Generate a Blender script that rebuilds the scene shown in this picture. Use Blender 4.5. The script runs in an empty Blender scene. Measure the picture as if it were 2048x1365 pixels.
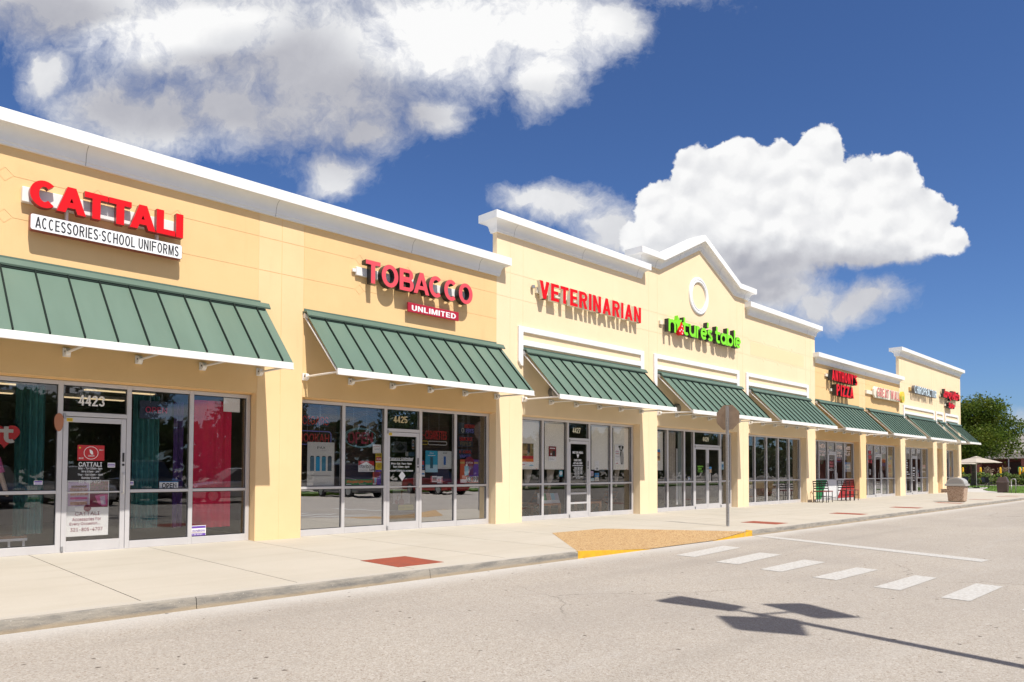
import bpy, bmesh, math, random
from mathutils import Vector, Matrix
random.seed(7)
SC = bpy.context.scene
COL = SC.collection

# ------------------------------------------------------------------ camera
FPX, YAW, PITCH, ROLL, PPY, EYE = 1422.4, .792916, .030245, .0042535, 896.354, 1.47
_f = Vector((math.cos(YAW), math.sin(YAW), 0)); _r = Vector((math.sin(YAW), -math.cos(YAW), 0)); _u = Vector((0, 0, 1))
_f2 = _f*math.cos(PITCH)+_u*math.sin(PITCH); _u2 = _u*math.cos(PITCH)-_f*math.sin(PITCH)
CR = _r*math.cos(ROLL)+_u2*math.sin(ROLL); CU = _u2*math.cos(ROLL)-_r*math.sin(ROLL); CF = _f2
camd = bpy.data.cameras.new('camera'); cam = bpy.data.objects.new('camera', camd); COL.objects.link(cam)
M = Matrix.Identity(4)
for i, a in enumerate((CR, CU, -CF)):
    for j in range(3): M[j][i] = a[j]
M[2][3] = EYE
cam.matrix_world = M
camd.sensor_width = 36; camd.lens = FPX/2048*36; camd.shift_y = (PPY-682.5)/2048
camd.clip_start = .05; camd.clip_end = 4000
SC.camera = cam

def ray(x, y): return CF+CR*((x-1024)/FPX)-CU*((y-PPY)/FPX)
def PY(x, y, Y):            # measured photo point on a wall plane y = Y
    d = ray(x, y); p = d*(Y/d.y); return Vector((p.x, Y, p.z+EYE))
def PZ(x, y, z):            # measured photo point on a level z
    d = ray(x, y); p = d*((z-EYE)/d.z); return Vector((p.x, p.y, z))

# ------------------------------------------------------------------ exposure, sun, sky
SUNDIR = Vector((.17, 1, -1.565))          # the way the light travels
SC.view_settings.view_transform = 'Standard'; SC.view_settings.look = 'None'
SC.view_settings.gamma = 1; SC.view_settings.exposure = .35
SUN_STRENGTH = 4.6; SKY_STRENGTH = .085
sd = bpy.data.lights.new('sun', 'SUN'); sd.energy = SUN_STRENGTH; sd.angle = math.radians(.5); sd.color = (1, .955, .88)
so = bpy.data.objects.new('sun', sd); COL.objects.link(so)
so.rotation_euler = SUNDIR.to_track_quat('-Z', 'Y').to_euler()
EL = math.atan2(1.565, math.hypot(.17, 1)); AZ = math.atan2(-.17, -1)

W = bpy.data.worlds.new('World'); SC.world = W; W.use_nodes = True
class NT:
    def __init__(s, tree): s.t = tree; s.n = tree.nodes; s.l = tree.links
    def new(s, k, **kw):
        n = s.n.new(k)
        for a, b in kw.items(): setattr(n, a, b)
        return n
    def put(s, sock, v):
        if isinstance(v, bpy.types.NodeSocket): s.l.new(v, sock)
        elif v is not None: sock.default_value = v
    def m(s, op, a, b=None, c=None, clamp=False):
        n = s.new('ShaderNodeMath', operation=op); n.use_clamp = clamp
        for i, v in enumerate((a, b, c)):
            if v is not None: s.put(n.inputs[i], v)
        return n.outputs[0]
    def v(s, op, a, b=None, sc=None):
        n = s.new('ShaderNodeVectorMath', operation=op); s.put(n.inputs[0], a)
        if b is not None: s.put(n.inputs[1], b)
        if sc is not None: s.put(n.inputs['Scale'], sc)
        return n.outputs['Value'] if op in ('DOT_PRODUCT', 'LENGTH', 'DISTANCE') else n.outputs[0]
    def noise(s, vec, scale, detail=2, rough=.5, out=0, dist=0):
        n = s.new('ShaderNodeTexNoise'); s.put(n.inputs['Vector'], vec); n.inputs['Scale'].default_value = scale
        n.inputs['Detail'].default_value = detail; n.inputs['Roughness'].default_value = rough; n.inputs['Distortion'].default_value = dist
        return n.outputs[out]
    def voro(s, vec, scale, feature='F1', out='Distance', smooth=None):
        n = s.new('ShaderNodeTexVoronoi', feature=feature); s.put(n.inputs['Vector'], vec); n.inputs['Scale'].default_value = scale
        if smooth is not None: n.inputs['Smoothness'].default_value = smooth
        return n.outputs[out]
    def ramp(s, x, a, b, c=0., d=1., smooth=True):
        n = s.new('ShaderNodeMapRange', interpolation_type='SMOOTHSTEP' if smooth else 'LINEAR')
        s.put(n.inputs['Value'], x)
        for k, v in zip(('From Min', 'From Max', 'To Min', 'To Max'), (a, b, c, d)): s.put(n.inputs[k], v)
        return n.outputs[0]
    def mix(s, f, a, b, blend='MIX'):
        n = s.new('ShaderNodeMix', data_type='RGBA', blend_type=blend); s.put(n.inputs[0], f); s.put(n.inputs[6], a); s.put(n.inputs[7], b)
        return n.outputs[2]
    def comb(s, x, y, z):
        n = s.new('ShaderNodeCombineXYZ'); s.put(n.inputs[0], x); s.put(n.inputs[1], y); s.put(n.inputs[2], z); return n.outputs[0]
    def sep(s, v):
        n = s.new('ShaderNodeSeparateXYZ'); s.put(n.inputs[0], v); return n.outputs

def rgba(c): return (c[0], c[1], c[2], 1)

def build_world():
    t = NT(W.node_tree); W.node_tree.nodes.clear()
    out = t.new('ShaderNodeOutputWorld'); bg = t.new('ShaderNodeBackground'); t.l.new(bg.outputs[0], out.inputs[0])
    sky = t.new('ShaderNodeTexSky', sky_type='NISHITA'); sky.sun_disc = False
    sky.sun_elevation = EL; sky.sun_rotation = AZ; sky.air_density = 1.0; sky.dust_density = .35; sky.ozone_density = 2.2
    skyc = sky.outputs[0]
    d = t.v('NORMALIZE', t.new('ShaderNodeTexCoord').outputs['Generated'])
    dx, dy, dz = t.sep(d)
    # a chart of the sky dome around the compass bearing the street looks along
    a = t.v('DOT_PRODUCT', d, tuple(_f)); b = t.v('DOT_PRODUCT', d, tuple(_r))
    ac = t.m('MAXIMUM', a, .08)
    px = t.m('ADD', t.m('MULTIPLY', t.m('DIVIDE', b, ac), 14.224), 10.24)
    py = t.m('SUBTRACT', 9.42, t.m('MULTIPLY', t.m('DIVIDE', dz, ac), 14.224))
    p = t.comb(px, py, 0)
    front = t.ramp(a, .1, .22)
    def warp(vec, scale, amt, det=3):
        n = t.noise(vec, scale, det, .55, out=1)
        return t.v('ADD', vec, t.v('SCALE', t.v('SUBTRACT', n, (.5, .5, .5)), sc=amt))
    def field(vec, ells, k=.25):
        acc = None
        for (x, y, rx, ry) in ells:
            q = t.v('MULTIPLY', t.v('SUBTRACT', vec, (x, y, 0)), (1/rx, 1/ry, 0))
            f = t.m('SUBTRACT', 1., t.v('LENGTH', q))
            acc = f if acc is None else t.m('SMOOTH_MAX', acc, f, k)
        return acc
    CUM = [(16.2, 4.2, 1.8, 1.15), (14.4, 4.4, 1.3, 1.), (17.9, 4.5, 1.1, .85), (16.5, 2.98, .5, .62), (15.7, 3.3, .8, .6), (14.75, 3.25, .75, .6), (14.0, 3.55, .62, .75), (13.35, 4.15, .7, .62),
           (13.0, 4.75, .75, .45), (15.4, 4.3, 2.0, 1.0), (17.2, 3.9, 1.0, .95), (18.05, 3.55, .5, .6), (18.55, 4.3, .62, .6),
           (18.95, 4.8, .55, .36), (17.4, 4.9, 1.7, .5), (14.9, 5.2, 2.0, .62), (14.9, 5.7, 1.5, .5)]
    WISP = [(11.2, 4.15, 1.2, .55), (12.3, 4.7, .9, .65), (10.5, 4.05, .7, .4), (15.6, 5.9, 1.4, .6), (16.5, 6.15, .9, .5),
            (17.4, 6.0, .9, .5), (14.6, 6.0, 1.3, .6), (20.7, 8.5, .75, .38)]
    BIG = [(1.2, -.1, 3.0, 1.3), (4., .5, 3.6, 1.7), (6.4, 1.2, 2.9, 2.2), (9., .4, 3.0, 1.7), (10.8, .35, 2.1, 1.4), (12.2, .35, .8, .85),
           (10.9, 1.5, .95, .85), (2.0, 2.2, 1.4, 1.1), (3.1, 2.4, 1.6, 1.1), (4.6, 2.2, 1.7, .9), (7.2, 2.5, .6, .4), (.72, 1.45, .6, .75),
           (6.7, 3.42, .85, .55), (8.6, 2.2, .8, .6), (7, -2.4, 10, 2.8)]
    # crisp cumulus
    w1 = warp(p, 1.1, .42, 5)
    w1 = warp(w1, 4.0, .13, 4)
    puff = t.voro(w1, 2.3, 'SMOOTH_F1', smooth=.6)
    puff2 = t.voro(w1, 7.0, 'SMOOTH_F1', smooth=.5)
    fine = t.noise(p, 9., 6, .62)
    f1 = field(w1, CUM, .22)
    d1 = t.m('ADD', f1, t.m('MULTIPLY', t.m('SUBTRACT', .45, puff), .20))
    d1 = t.m('ADD', d1, t.m('MULTIPLY', t.m('SUBTRACT', .42, puff2), .10))
    d1 = t.m('ADD', d1, t.m('MULTIPLY', t.m('SUBTRACT', fine, .5), .24))
    low = t.ramp(py, 4.6, 5.7)
    soft = t.m('ADD', .11, t.m('MULTIPLY', low, .42))
    a1 = t.ramp(d1, -.01, soft)
    # soft and torn clouds
    w2 = warp(p, .5, 1.3, 6)
    w2 = warp(w2, 2.6, .34, 6)
    n2 = t.noise(w2, 1.5, 10, .66)
    f2 = field(w2, BIG+WISP, .3)
    d2 = t.m('ADD', t.m('MULTIPLY', f2, 1.15), t.m('MULTIPLY', t.m('SUBTRACT', n2, .5), 1.35))
    a2 = t.m('POWER', t.ramp(d2, -.1, .75, smooth=False), 1.3)
    # relief: the same puffs looked up a little nearer the sun
    up = t.v('ADD', w1, (-.06, -.14, 0))
    rel = t.m('SUBTRACT', t.voro(up, 2.3, 'SMOOTH_F1', smooth=.6), puff)
    g1 = field(w1, [(14.5, 5.75, 2.9, 1.0), (17.2, 5.5, 2.5, .62), (15.8, 5.45, 2.8, .7)], .35)
    gs = t.ramp(t.m('ADD', g1, t.m('MULTIPLY', t.m('SUBTRACT', n2, .5), .5)), -.3, .75)
    b1 = t.m('SUBTRACT', .95, t.m('MULTIPLY', gs, .42))
    b1 = t.m('ADD', b1, t.m('MULTIPLY', rel, .3))
    b1 = t.m('ADD', b1, t.m('MULTIPLY', t.m('SUBTRACT', t.noise(w1, .9, 6, .62), .5), .36))
    b1 = t.m('MINIMUM', b1, 1.03)
    n3 = t.noise(p, .55, 4, .55)
    g2 = field(p, [(6.6, 2.2, 2.5, 1.4), (3.6, 2.0, 3.0, .9), (.6, .2, 1.8, .7), (5.2, 1.1, 2.0, .9)], .35)
    hi2 = field(p, [(9.2, .7, 2.6, 1.1), (11., .6, 1.8, 1.), (4.2, .5, 1.8, .6), (2.4, .7, 1.3, .5)], .35)
    b2 = t.m('SUBTRACT', .83, t.m('MULTIPLY', t.ramp(g2, -.2, .6), .30))
    b2 = t.m('ADD', b2, t.m('MULTIPLY', t.ramp(hi2, -.1, .5), .26))
    b2 = t.m('ADD', b2, t.m('MULTIPLY', t.m('SUBTRACT', n2, .5), .16))
    b2 = t.m('ADD', b2, t.m('MULTIPLY', t.m('SUBTRACT', n3, .5), .24))
    wl = t.m('MULTIPLY', t.ramp(px, 10.2, 13.), t.ramp(py, 3.3, 5.4, 0, .14))
    b2 = t.m('SUBTRACT', b2, wl)
    # clouds added over the rest of the dome, warm and bright to lift the fill light
    q = t.comb(t.m('DIVIDE', dx, t.m('MAXIMUM', t.m('ADD', dz, .12), .05)), t.m('DIVIDE', dy, t.m('MAXIMUM', t.m('ADD', dz, .12), .05)), 0)
    nb = t.noise(q, 1.1, 8, .58, dist=.4)
    a3 = t.m('MULTIPLY', t.ramp(nb, .42, .60), t.m('MULTIPLY', t.m('SUBTRACT', 1., front), t.ramp(dz, .0, .12)))
    def cloudcol(bright, warm=(1., 1., 1.)):
        n = t.new('ShaderNodeValToRGB'); t.put(n.inputs[0], bright); cr = n.color_ramp
        cr.elements[0].position = .25; cr.elements[0].color = (.28, .30, .38, 1)
        cr.elements[1].position = 1.; cr.elements[1].color = (1., 1., 1., 1)
        e = cr.elements.new(.55); e.color = (.52, .525, .575, 1)
        e = cr.elements.new(.8); e.color = (.76, .77, .80, 1)
        return n.outputs[0]
    k = .76
    base = t.mix(1., skyc, rgba((SKY_STRENGTH*SKYT[0], SKY_STRENGTH*SKYT[1], SKY_STRENGTH*SKYT[2])), 'MULTIPLY')
    c = t.mix(t.m('MULTIPLY', a3, .85), base, rgba((.74, .665, .58)))
    c2 = t.v('SCALE', cloudcol(b2), sc=k)
    c = t.mix(t.m('MULTIPLY', a2, front), c, c2)
    c1 = t.v('SCALE', cloudcol(b1), sc=k)
    c = t.mix(t.m('MULTIPLY', a1, front), c, c1)
    t.l.new(c, bg.inputs[0]); bg.inputs[1].default_value = 1.
SKYT = (.50, .68, 1.0)
build_world()
W.cycles.sampling_method = 'MANUAL'; W.cycles.sample_map_resolution = 512
SC.cycles.max_bounces = 8; SC.cycles.diffuse_bounces = 4; SC.cycles.glossy_bounces = 4; SC.cycles.transparent_max_bounces = 12
SC.cycles.use_denoising = True
SC.cycles.sample_clamp_indirect = 8

# ------------------------------------------------------------------ materials
MATS = {}
def mat(name, col, rough=.6, metal=0., var=0., vscale=2., bump=0., bscale=80., spec=.5, col2=None, speck=0., emit=0., detail=4, stretch=None, coat=0.):
    if name in MATS: return MATS[name]
    m = bpy.data.materials.new(name); m.use_nodes = True; t = NT(m.node_tree)
    b = t.n['Principled BSDF']; b.inputs['Roughness'].default_value = rough; b.inputs['Metallic'].default_value = metal
    b.inputs['Specular IOR Level'].default_value = spec; b.inputs['Coat Weight'].default_value = coat
    pos = t.new('ShaderNodeNewGeometry').outputs['Position']
    if stretch: pos = t.v('MULTIPLY', pos, stretch)
    c = rgba(col)
    if var or col2:
        n = t.noise(pos, vscale, detail, .6); f = t.ramp(n, .3, .7)
        lo = col2 if col2 else tuple(x*(1-var) for x in col)
        c = t.mix(f, rgba(lo), rgba(col))
    if speck:
        n = t.noise(pos, bscale*.6, 2, .7); c = t.mix(t.ramp(n, .55, .75, 0, speck), c, rgba(tuple(x*.45 for x in col)))
    t.put(b.inputs['Base Color'], c)
    if bump:
        bn = t.new('ShaderNodeBump'); bn.inputs['Strength'].default_value = bump; bn.inputs['Distance'].default_value = .01
        t.put(bn.inputs['Height'], t.noise(pos, bscale, 3, .6)); t.l.new(bn.outputs[0], b.inputs['Normal'])
    if emit:
        t.put(b.inputs['Emission Color'], rgba(col)); b.inputs['Emission Strength'].default_value = emit
    MATS[name] = m; return m

def glass(name, tint=.45, boost=.02, rough=0., gain=1.1, tcol=(1, 1, 1), wav=.0):
    m = bpy.data.materials.new(name); m.use_nodes = True; t = NT(m.node_tree); t.n.clear()
    out = t.new('ShaderNodeOutputMaterial'); lwt = t.new('ShaderNodeLayerWeight'); lwt.inputs[0].default_value = .5
    fac = t.m('ADD', t.m('MULTIPLY', t.m('ADD', t.m('MULTIPLY', t.m('POWER', lwt.outputs['Facing'], 4.), .9), .035), gain), boost, clamp=True)
    tr = t.new('ShaderNodeBsdfTransparent'); tr.inputs[0].default_value = rgba(tuple(math.sqrt(tint)*x for x in tcol))
    gl = t.new('ShaderNodeBsdfGlossy'); gl.inputs['Roughness'].default_value = rough; gl.inputs['Color'].default_value = (.95, .97, 1, 1)
    if wav:
        bn = t.new('ShaderNodeBump'); bn.inputs['Strength'].default_value = wav; bn.inputs['Distance'].default_value = .02
        t.put(bn.inputs['Height'], t.noise(t.new('ShaderNodeNewGeometry').outputs['Position'], 1.6, 2, .5)); t.l.new(bn.outputs[0], gl.inputs['Normal'])
    mx = t.new('ShaderNodeMixShader'); t.l.new(fac, mx.inputs[0]); t.l.new(tr.outputs[0], mx.inputs[1]); t.l.new(gl.outputs[0], mx.inputs[2])
    t.l.new(mx.outputs[0], out.inputs[0]); MATS[name] = m; return m

def stucco(name, col, stain=.22):
    m = bpy.data.materials.new(name); m.use_nodes = True; t = NT(m.node_tree); b = t.n['Principled BSDF']
    b.inputs['Roughness'].default_value = .9; b.inputs['Specular IOR Level'].default_value = .2
    pos = t.new('ShaderNodeNewGeometry').outputs['Position']
    n1 = t.noise(pos, .9, 5, .6); n2 = t.noise(t.v('MULTIPLY', pos, (4., 4., .35)), 1., 6, .65); n3 = t.noise(pos, 70, 2, .6)
    c = t.mix(t.ramp(n1, .35, .7, 0, stain), rgba(col), rgba((col[0]*.82, col[1]*.76, col[2]*.68)))
    c = t.mix(t.ramp(n2, .55, .8, 0, stain*.9), c, rgba((col[0]*.74, col[1]*.70, col[2]*.64)))
    c = t.mix(t.ramp(n3, .45, .8, 0, .14), c, rgba((col[0]*.7, col[1]*.68, col[2]*.62)))
    t.put(b.inputs['Base Color'], c)
    bn = t.new('ShaderNodeBump'); bn.inputs['Strength'].default_value = .28; bn.inputs['Distance'].default_value = .006
    t.put(bn.inputs['Height'], t.noise(pos, 130, 3, .7)); t.l.new(bn.outputs[0], b.inputs['Normal'])
    MATS[name] = m; return m

W_TAN = stucco('stucco_tan', (.79, .54, .272)); W_COL = stucco('stucco_cream', (.81, .585, .325))
W_VET = stucco('stucco_pale', (.84, .665, .44), .16); W_PATCH = stucco('stucco_patch', (.83, .63, .385), .05)
WHITE = mat('white_paint', (.82, .82, .81), .55, var=.06, vscale=1.5, bump=.05, bscale=60)
WMETAL = mat('white_metal', (.80, .78, .75), .4, var=.05, vscale=3)
ALU = mat('storefront_aluminium', (.62, .60, .60), .38, .25, var=.06, vscale=3)
GASKET = mat('black_gasket', (.02, .02, .022), .5)
GREEN = mat('green_metal', (.120, .185, .142), .42, 0., col2=(.102, .160, .120), vscale=1.3, spec=.45, stretch=(1.2, .25, .25))
GREEN2 = mat('green_cap', (.10, .158, .120), .42, 0., var=.1, vscale=1.2)
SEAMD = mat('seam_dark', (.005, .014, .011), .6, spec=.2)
REDF = mat('red_face', (.70, .006, .012), .45, spec=.2); REDS = mat('red_return', (.28, .05, .045), .4)
PINKF = mat('pink_red_face', (.72, .085, .11), .45, spec=.2); DARKR = mat('dark_return', (.022, .02, .02), .35)
LGREEN = mat('lime_face', (.22, .74, .015), .4); IVORY = mat('ivory_return', (.78, .72, .6), .5)
PANELW = mat('white_panel', (.84, .84, .84), .35); INK = mat('black_ink', (.02, .02, .025), .5)
MAROON = mat('maroon_panel', (.42, .012, .035), .4)
STEEL = mat('galvanised_steel', (.42, .42, .43), .42, .7, var=.15, vscale=14)
GL = glass('glass_tinted', .93, .03)
GLD = glass('glass_dark', .85, .05)
GLF = glass('glass_film', .12, .45, .0, .9, wav=.06)
GLFR = glass('glass_frosted', .5, .12, .12)
GLT = glass('glass_reflective', .3, .3, .01, .9, wav=.03)

def road_mat():
    m = bpy.data.materials.new('worn_asphalt'); m.use_nodes = True; t = NT(m.node_tree); b = t.n['Principled BSDF']
    b.inputs['Roughness'].default_value = .9; b.inputs['Specular IOR Level'].default_value = .25
    pos = t.new('ShaderNodeNewGeometry').outputs['Position']
    st = t.new('ShaderNodeTexVoronoi'); t.put(st.inputs['Vector'], pos); st.inputs['Scale'].default_value = 115
    s1 = t.sep(st.outputs['Color'])[0]
    st2 = t.new('ShaderNodeTexVoronoi'); t.put(st2.inputs['Vector'], pos); st2.inputs['Scale'].default_value = 62
    s2 = t.sep(st2.outputs['Color'])[1]
    c = t.mix(t.ramp(s1, 0, 1, smooth=False), rgba((.30, .262, .222)), rgba((.44, .40, .348)))
    c = t.mix(t.ramp(s2, .82, .97, 0, .4), c, rgba((.56, .53, .49)))
    c = t.mix(t.ramp(s2, .0, .1, .5, 0), c, rgba((.17, .12, .085)))
    big = t.noise(pos, .35, 5, .6); c = t.mix(t.ramp(big, .35, .7, 0, .3), c, rgba((.24, .215, .195)))
    mid = t.noise(t.v('MULTIPLY', pos, (.25, 1.6, 1)), 1., 5, .65); c = t.mix(t.ramp(mid, .5, .75, 0, .3), c, rgba((.42, .395, .365)))
    trk = t.noise(t.v('MULTIPLY', pos, (.06, .95, 1)), 1., 3, .5); c = t.mix(t.ramp(trk, .52, .72, 0, .32), c, rgba((.25, .225, .195)))
    cw = t.v('ADD', pos, t.v('SCALE', t.v('SUBTRACT', t.noise(pos, 1.1, 5, .6, out=1), (.5, .5, .5)), sc=.9))
    ck = t.new('ShaderNodeTexVoronoi', feature='DISTANCE_TO_EDGE'); t.put(ck.inputs['Vector'], cw); ck.inputs['Scale'].default_value = .16
    c = t.mix(t.m('MULTIPLY', t.ramp(ck.outputs['Distance'], .0, .0028, .55, 0), t.ramp(t.noise(pos, .3, 2, .5), .45, .6)), c, rgba((.10, .085, .07)))
    # pale dusty strip by the kerb
    y = t.sep(pos)[1]; edge = t.m('ADD', y, t.m('MULTIPLY', t.m('SUBTRACT', t.noise(pos, 1.3, 5, .65), .5), .5))
    c = t.mix(t.m('MULTIPLY', t.ramp(edge, 6.9, 7.7), .6), c, rgba((.55, .53, .50)))
    # leaf bits and oil spots
    sp = t.new('ShaderNodeTexVoronoi'); t.put(sp.inputs['Vector'], t.v('ADD', pos, t.v('SCALE', t.noise(pos, 30, 2, .5, out=1), sc=.03))); sp.inputs['Scale'].default_value = 4.2
    spk = t.m('MULTIPLY', t.ramp(sp.outputs['Distance'], .05, .10, 1, 0), t.ramp(t.sep(sp.outputs['Color'])[0], .35, .4))
    c = t.mix(t.m('MULTIPLY', spk, .85), c, rgba((.045, .03, .02)))
    t.put(b.inputs['Base Color'], c)
    bn = t.new('ShaderNodeBump'); bn.inputs['Strength'].default_value = .55; bn.inputs['Distance'].default_value = .006
    t.put(bn.inputs['Height'], t.m('ADD', st.outputs['Distance'], t.m('MULTIPLY', t.noise(pos, 200, 2, .6), .5))); t.l.new(bn.outputs[0], b.inputs['Normal'])
    return m
def concrete_mat(name, col, streak=True, stain=.3):
    m = bpy.data.materials.new(name); m.use_nodes = True; t = NT(m.node_tree); b = t.n['Principled BSDF']
    b.inputs['Roughness'].default_value = .85; b.inputs['Specular IOR Level'].default_value = .25
    pos = t.new('ShaderNodeNewGeometry').outputs['Position']
    n = t.noise(pos, .6, 6, .65); c = t.mix(t.ramp(n, .35, .7, 0, stain), rgba(col), rgba(tuple(x*y for x, y in zip(col, (.78, .76, .72)))))
    n = t.noise(t.v('MULTIPLY', pos, (.35, 3.2, 3.2)), 1., 6, .65); c = t.mix(t.ramp(n, .45, .75, 0, .38), c, rgba(tuple(x*y for x, y in zip(col, (.80, .77, .71)))))
    n = t.noise(pos, 60, 3, .6); c = t.mix(t.ramp(n, .4, .8, 0, .25), c, rgba(tuple(x*.7 for x in col)))
    n = t.noise(pos, 9, 4, .7); c = t.mix(t.ramp(n, .68, .8, 0, .25), c, rgba(tuple(x*.6 for x in col)))
    t.put(b.inputs['Base Color'], c)
    bn = t.new('ShaderNodeBump'); bn.inputs['Strength'].default_value = .3; bn.inputs['Distance'].default_value = .004
    t.put(bn.inputs['Height'], t.noise(t.v('MULTIPLY', pos, (30, 160, 60)), 1., 3, .6)); t.l.new(bn.outputs[0], b.inputs['Normal'])
    MATS[name] = m; return m
def kerb_mat():
    m = bpy.data.materials.new('kerb_concrete'); m.use_nodes = True; t = NT(m.node_tree); b = t.n['Principled BSDF']
    b.inputs['Roughness'].default_value = .92
    pos = t.new('ShaderNodeNewGeometry').outputs['Position']; z = t.sep(pos)[2]
    n = t.noise(t.v('MULTIPLY', pos, (2.5, 6, 12)), 1., 6, .7)
    c = t.mix(t.ramp(n, .35, .7), rgba((.30, .27, .225)), rgba((.16, .15, .135)))
    n2 = t.noise(pos, 45, 3, .7); c = t.mix(t.ramp(n2, .6, .78, 0, .8), c, rgba((.50, .47, .41)))
    c = t.mix(t.m('MULTIPLY', t.ramp(t.m('ADD', z, t.m('MULTIPLY', n, .06)), .045, .085, 1, 0), .6), c, rgba((.36, .27, .165)))
    t.put(b.inputs['Base Color'], c)
    bn = t.new('ShaderNodeBump'); bn.inputs['Strength'].default_value = .7; bn.inputs['Distance'].default_value = .008
    t.put(bn.inputs['Height'], n2); t.l.new(bn.outputs[0], b.inputs['Normal'])
    return m
def pebble_mat(name, c1, c2, c3, scale):
    m = bpy.data.materials.new(name); m.use_nodes = True; t = NT(m.node_tree); b = t.n['Principled BSDF']; b.inputs['Roughness'].default_value = .8
    pos = t.new('ShaderNodeNewGeometry').outputs['Position']
    v = t.new('ShaderNodeTexVoronoi'); t.put(v.inputs['Vector'], pos); v.inputs['Scale'].default_value = scale
    r, g, _ = t.sep(v.outputs['Color']); c = t.mix(r, rgba(c1), rgba(c2)); c = t.mix(t.ramp(g, .7, .9), c, rgba(c3))
    t.put(b.inputs['Base Color'], c)
    bn = t.new('ShaderNodeBump'); bn.inputs['Strength'].default_value = .8; bn.inputs['Distance'].default_value = .008; bn.invert = True
    t.put(bn.inputs['Height'], v.outputs['Distance']); t.l.new(bn.outputs[0], b.inputs['Normal'])
    MATS[name] = m; return m
ROAD = road_mat(); WALK = concrete_mat('pavement_concrete', (.475, .435, .368)); KERB = kerb_mat(); KTOP = concrete_mat('kerb_top_concrete', (.46, .425, .37), stain=.2)
PATIO = concrete_mat('patio_concrete', (.52, .49, .45), stain=.1)

# ------------------------------------------------------------------ mesh helpers
class MB:
    def __init__(s): s.v = []; s.f = []; s.mi = []; s.cur = 0
    def add(s, vs, fs, mi=None):
        o = len(s.v); s.v += [tuple(v) for v in vs]; s.f += [tuple(i+o for i in f) for f in fs]
        s.mi += [s.cur if mi is None else mi]*len(fs); return s
    def box(s, x0, x1, y0, y1, z0, z1, mi=None):
        return s.add([(x0, y0, z0), (x1, y0, z0), (x1, y1, z0), (x0, y1, z0), (x0, y0, z1), (x1, y0, z1), (x1, y1, z1), (x0, y1, z1)],
                     [(0, 3, 2, 1), (4, 5, 6, 7), (0, 1, 5, 4), (1, 2, 6, 5), (2, 3, 7, 6), (3, 0, 4, 7)], mi)
    def prism_xz(s, poly, y0, y1, mi=None):       # outline in the wall plane, counter-clockwise seen from the street
        n = len(poly)
        return s.add([(x, y0, z) for x, z in poly]+[(x, y1, z) for x, z in poly],
                     [tuple(range(n)), tuple(range(2*n-1, n-1, -1))]+[(i, i+n, (i+1) % n+n, (i+1) % n) for i in range(n)], mi)
    def prism_xy(s, poly, z0, z1, mi=None):
        n = len(poly)
        return s.add([(x, y, z0) for x, y in poly]+[(x, y, z1) for x, y in poly],
                     [tuple(range(n-1, -1, -1)), tuple(range(n, 2*n))]+[(i, (i+1) % n, (i+1) % n+n, i+n) for i in range(n)], mi)
    def prism_yz(s, poly, x0, x1, mi=None):
        n = len(poly)
        return s.add([(x0, y, z) for y, z in poly]+[(x1, y, z) for y, z in poly],
                     [tuple(range(n-1, -1, -1)), tuple(range(n, 2*n))]+[(i, (i+1) % n, (i+1) % n+n, i+n) for i in range(n)], mi)
    def tube(s, pts, r, n=8, mi=None, cap=True):
        pts = [Vector(p) for p in pts]; rs = r if isinstance(r, (list, tuple)) else [r]*len(pts)
        rings = []; vs = []; ref = None
        for i, p in enumerate(pts):
            d = (pts[min(i+1, len(pts)-1)]-pts[max(i-1, 0)]).normalized()
            if ref is None: ref = Vector((0, 0, 1)) if abs(d.z) < .9 else Vector((1, 0, 0))
            a = (ref-d*ref.dot(d)).normalized(); ref = a; b = d.cross(a)
            for k in range(n):
                t = 2*math.pi*k/n; vs.append(p+a*(rs[i]*math.cos(t))+b*(rs[i]*math.sin(t)))
        fs = [(i*n+k, i*n+(k+1) % n, (i+1)*n+(k+1) % n, (i+1)*n+k) for i in range(len(pts)-1) for k in range(n)]
        if cap: fs += [tuple(range(n-1, -1, -1)), tuple(range((len(pts)-1)*n, len(pts)*n))]
        return s.add(vs, fs, mi)
    def lathe(s, prof, c=(0, 0, 0), n=24, mi=None):
        vs = [(c[0]+r*math.cos(2*math.pi*k/n), c[1]+r*math.sin(2*math.pi*k/n), c[2]+z) for r, z in prof for k in range(n)]
        fs = [(i*n+k, i*n+(k+1) % n, (i+1)*n+(k+1) % n, (i+1)*n+k) for i in range(len(prof)-1) for k in range(n)]
        return s.add(vs, fs, mi)
    def build(s, name, mats, parent=None, local=False, smooth=False, bevel=0.):
        me = bpy.data.meshes.new(name); off = Vector((0, 0, 0))
        if parent is not None and not local:
            q = parent
            while q is not None: off = off+q.location; q = q.parent
        me.from_pydata([tuple(Vector(v)-off) for v in s.v], [], s.f)
        mats = mats if isinstance(mats, (list, tuple)) else [mats]
        for m in mats: me.materials.append(m)
        for p, i in zip(me.polygons, s.mi): p.material_index = i
        if smooth: me.polygons.foreach_set('use_smooth', [True]*len(me.polygons))
        me.update(); o = bpy.data.objects.new(name, me); COL.objects.link(o)
        if parent is not None: o.parent = parent
        if bevel:
            b = o.modifiers.new('edge', 'BEVEL'); b.width = bevel; b.segments = 2; b.limit_method = 'ANGLE'; b.angle_limit = math.radians(40)
        return o

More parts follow.
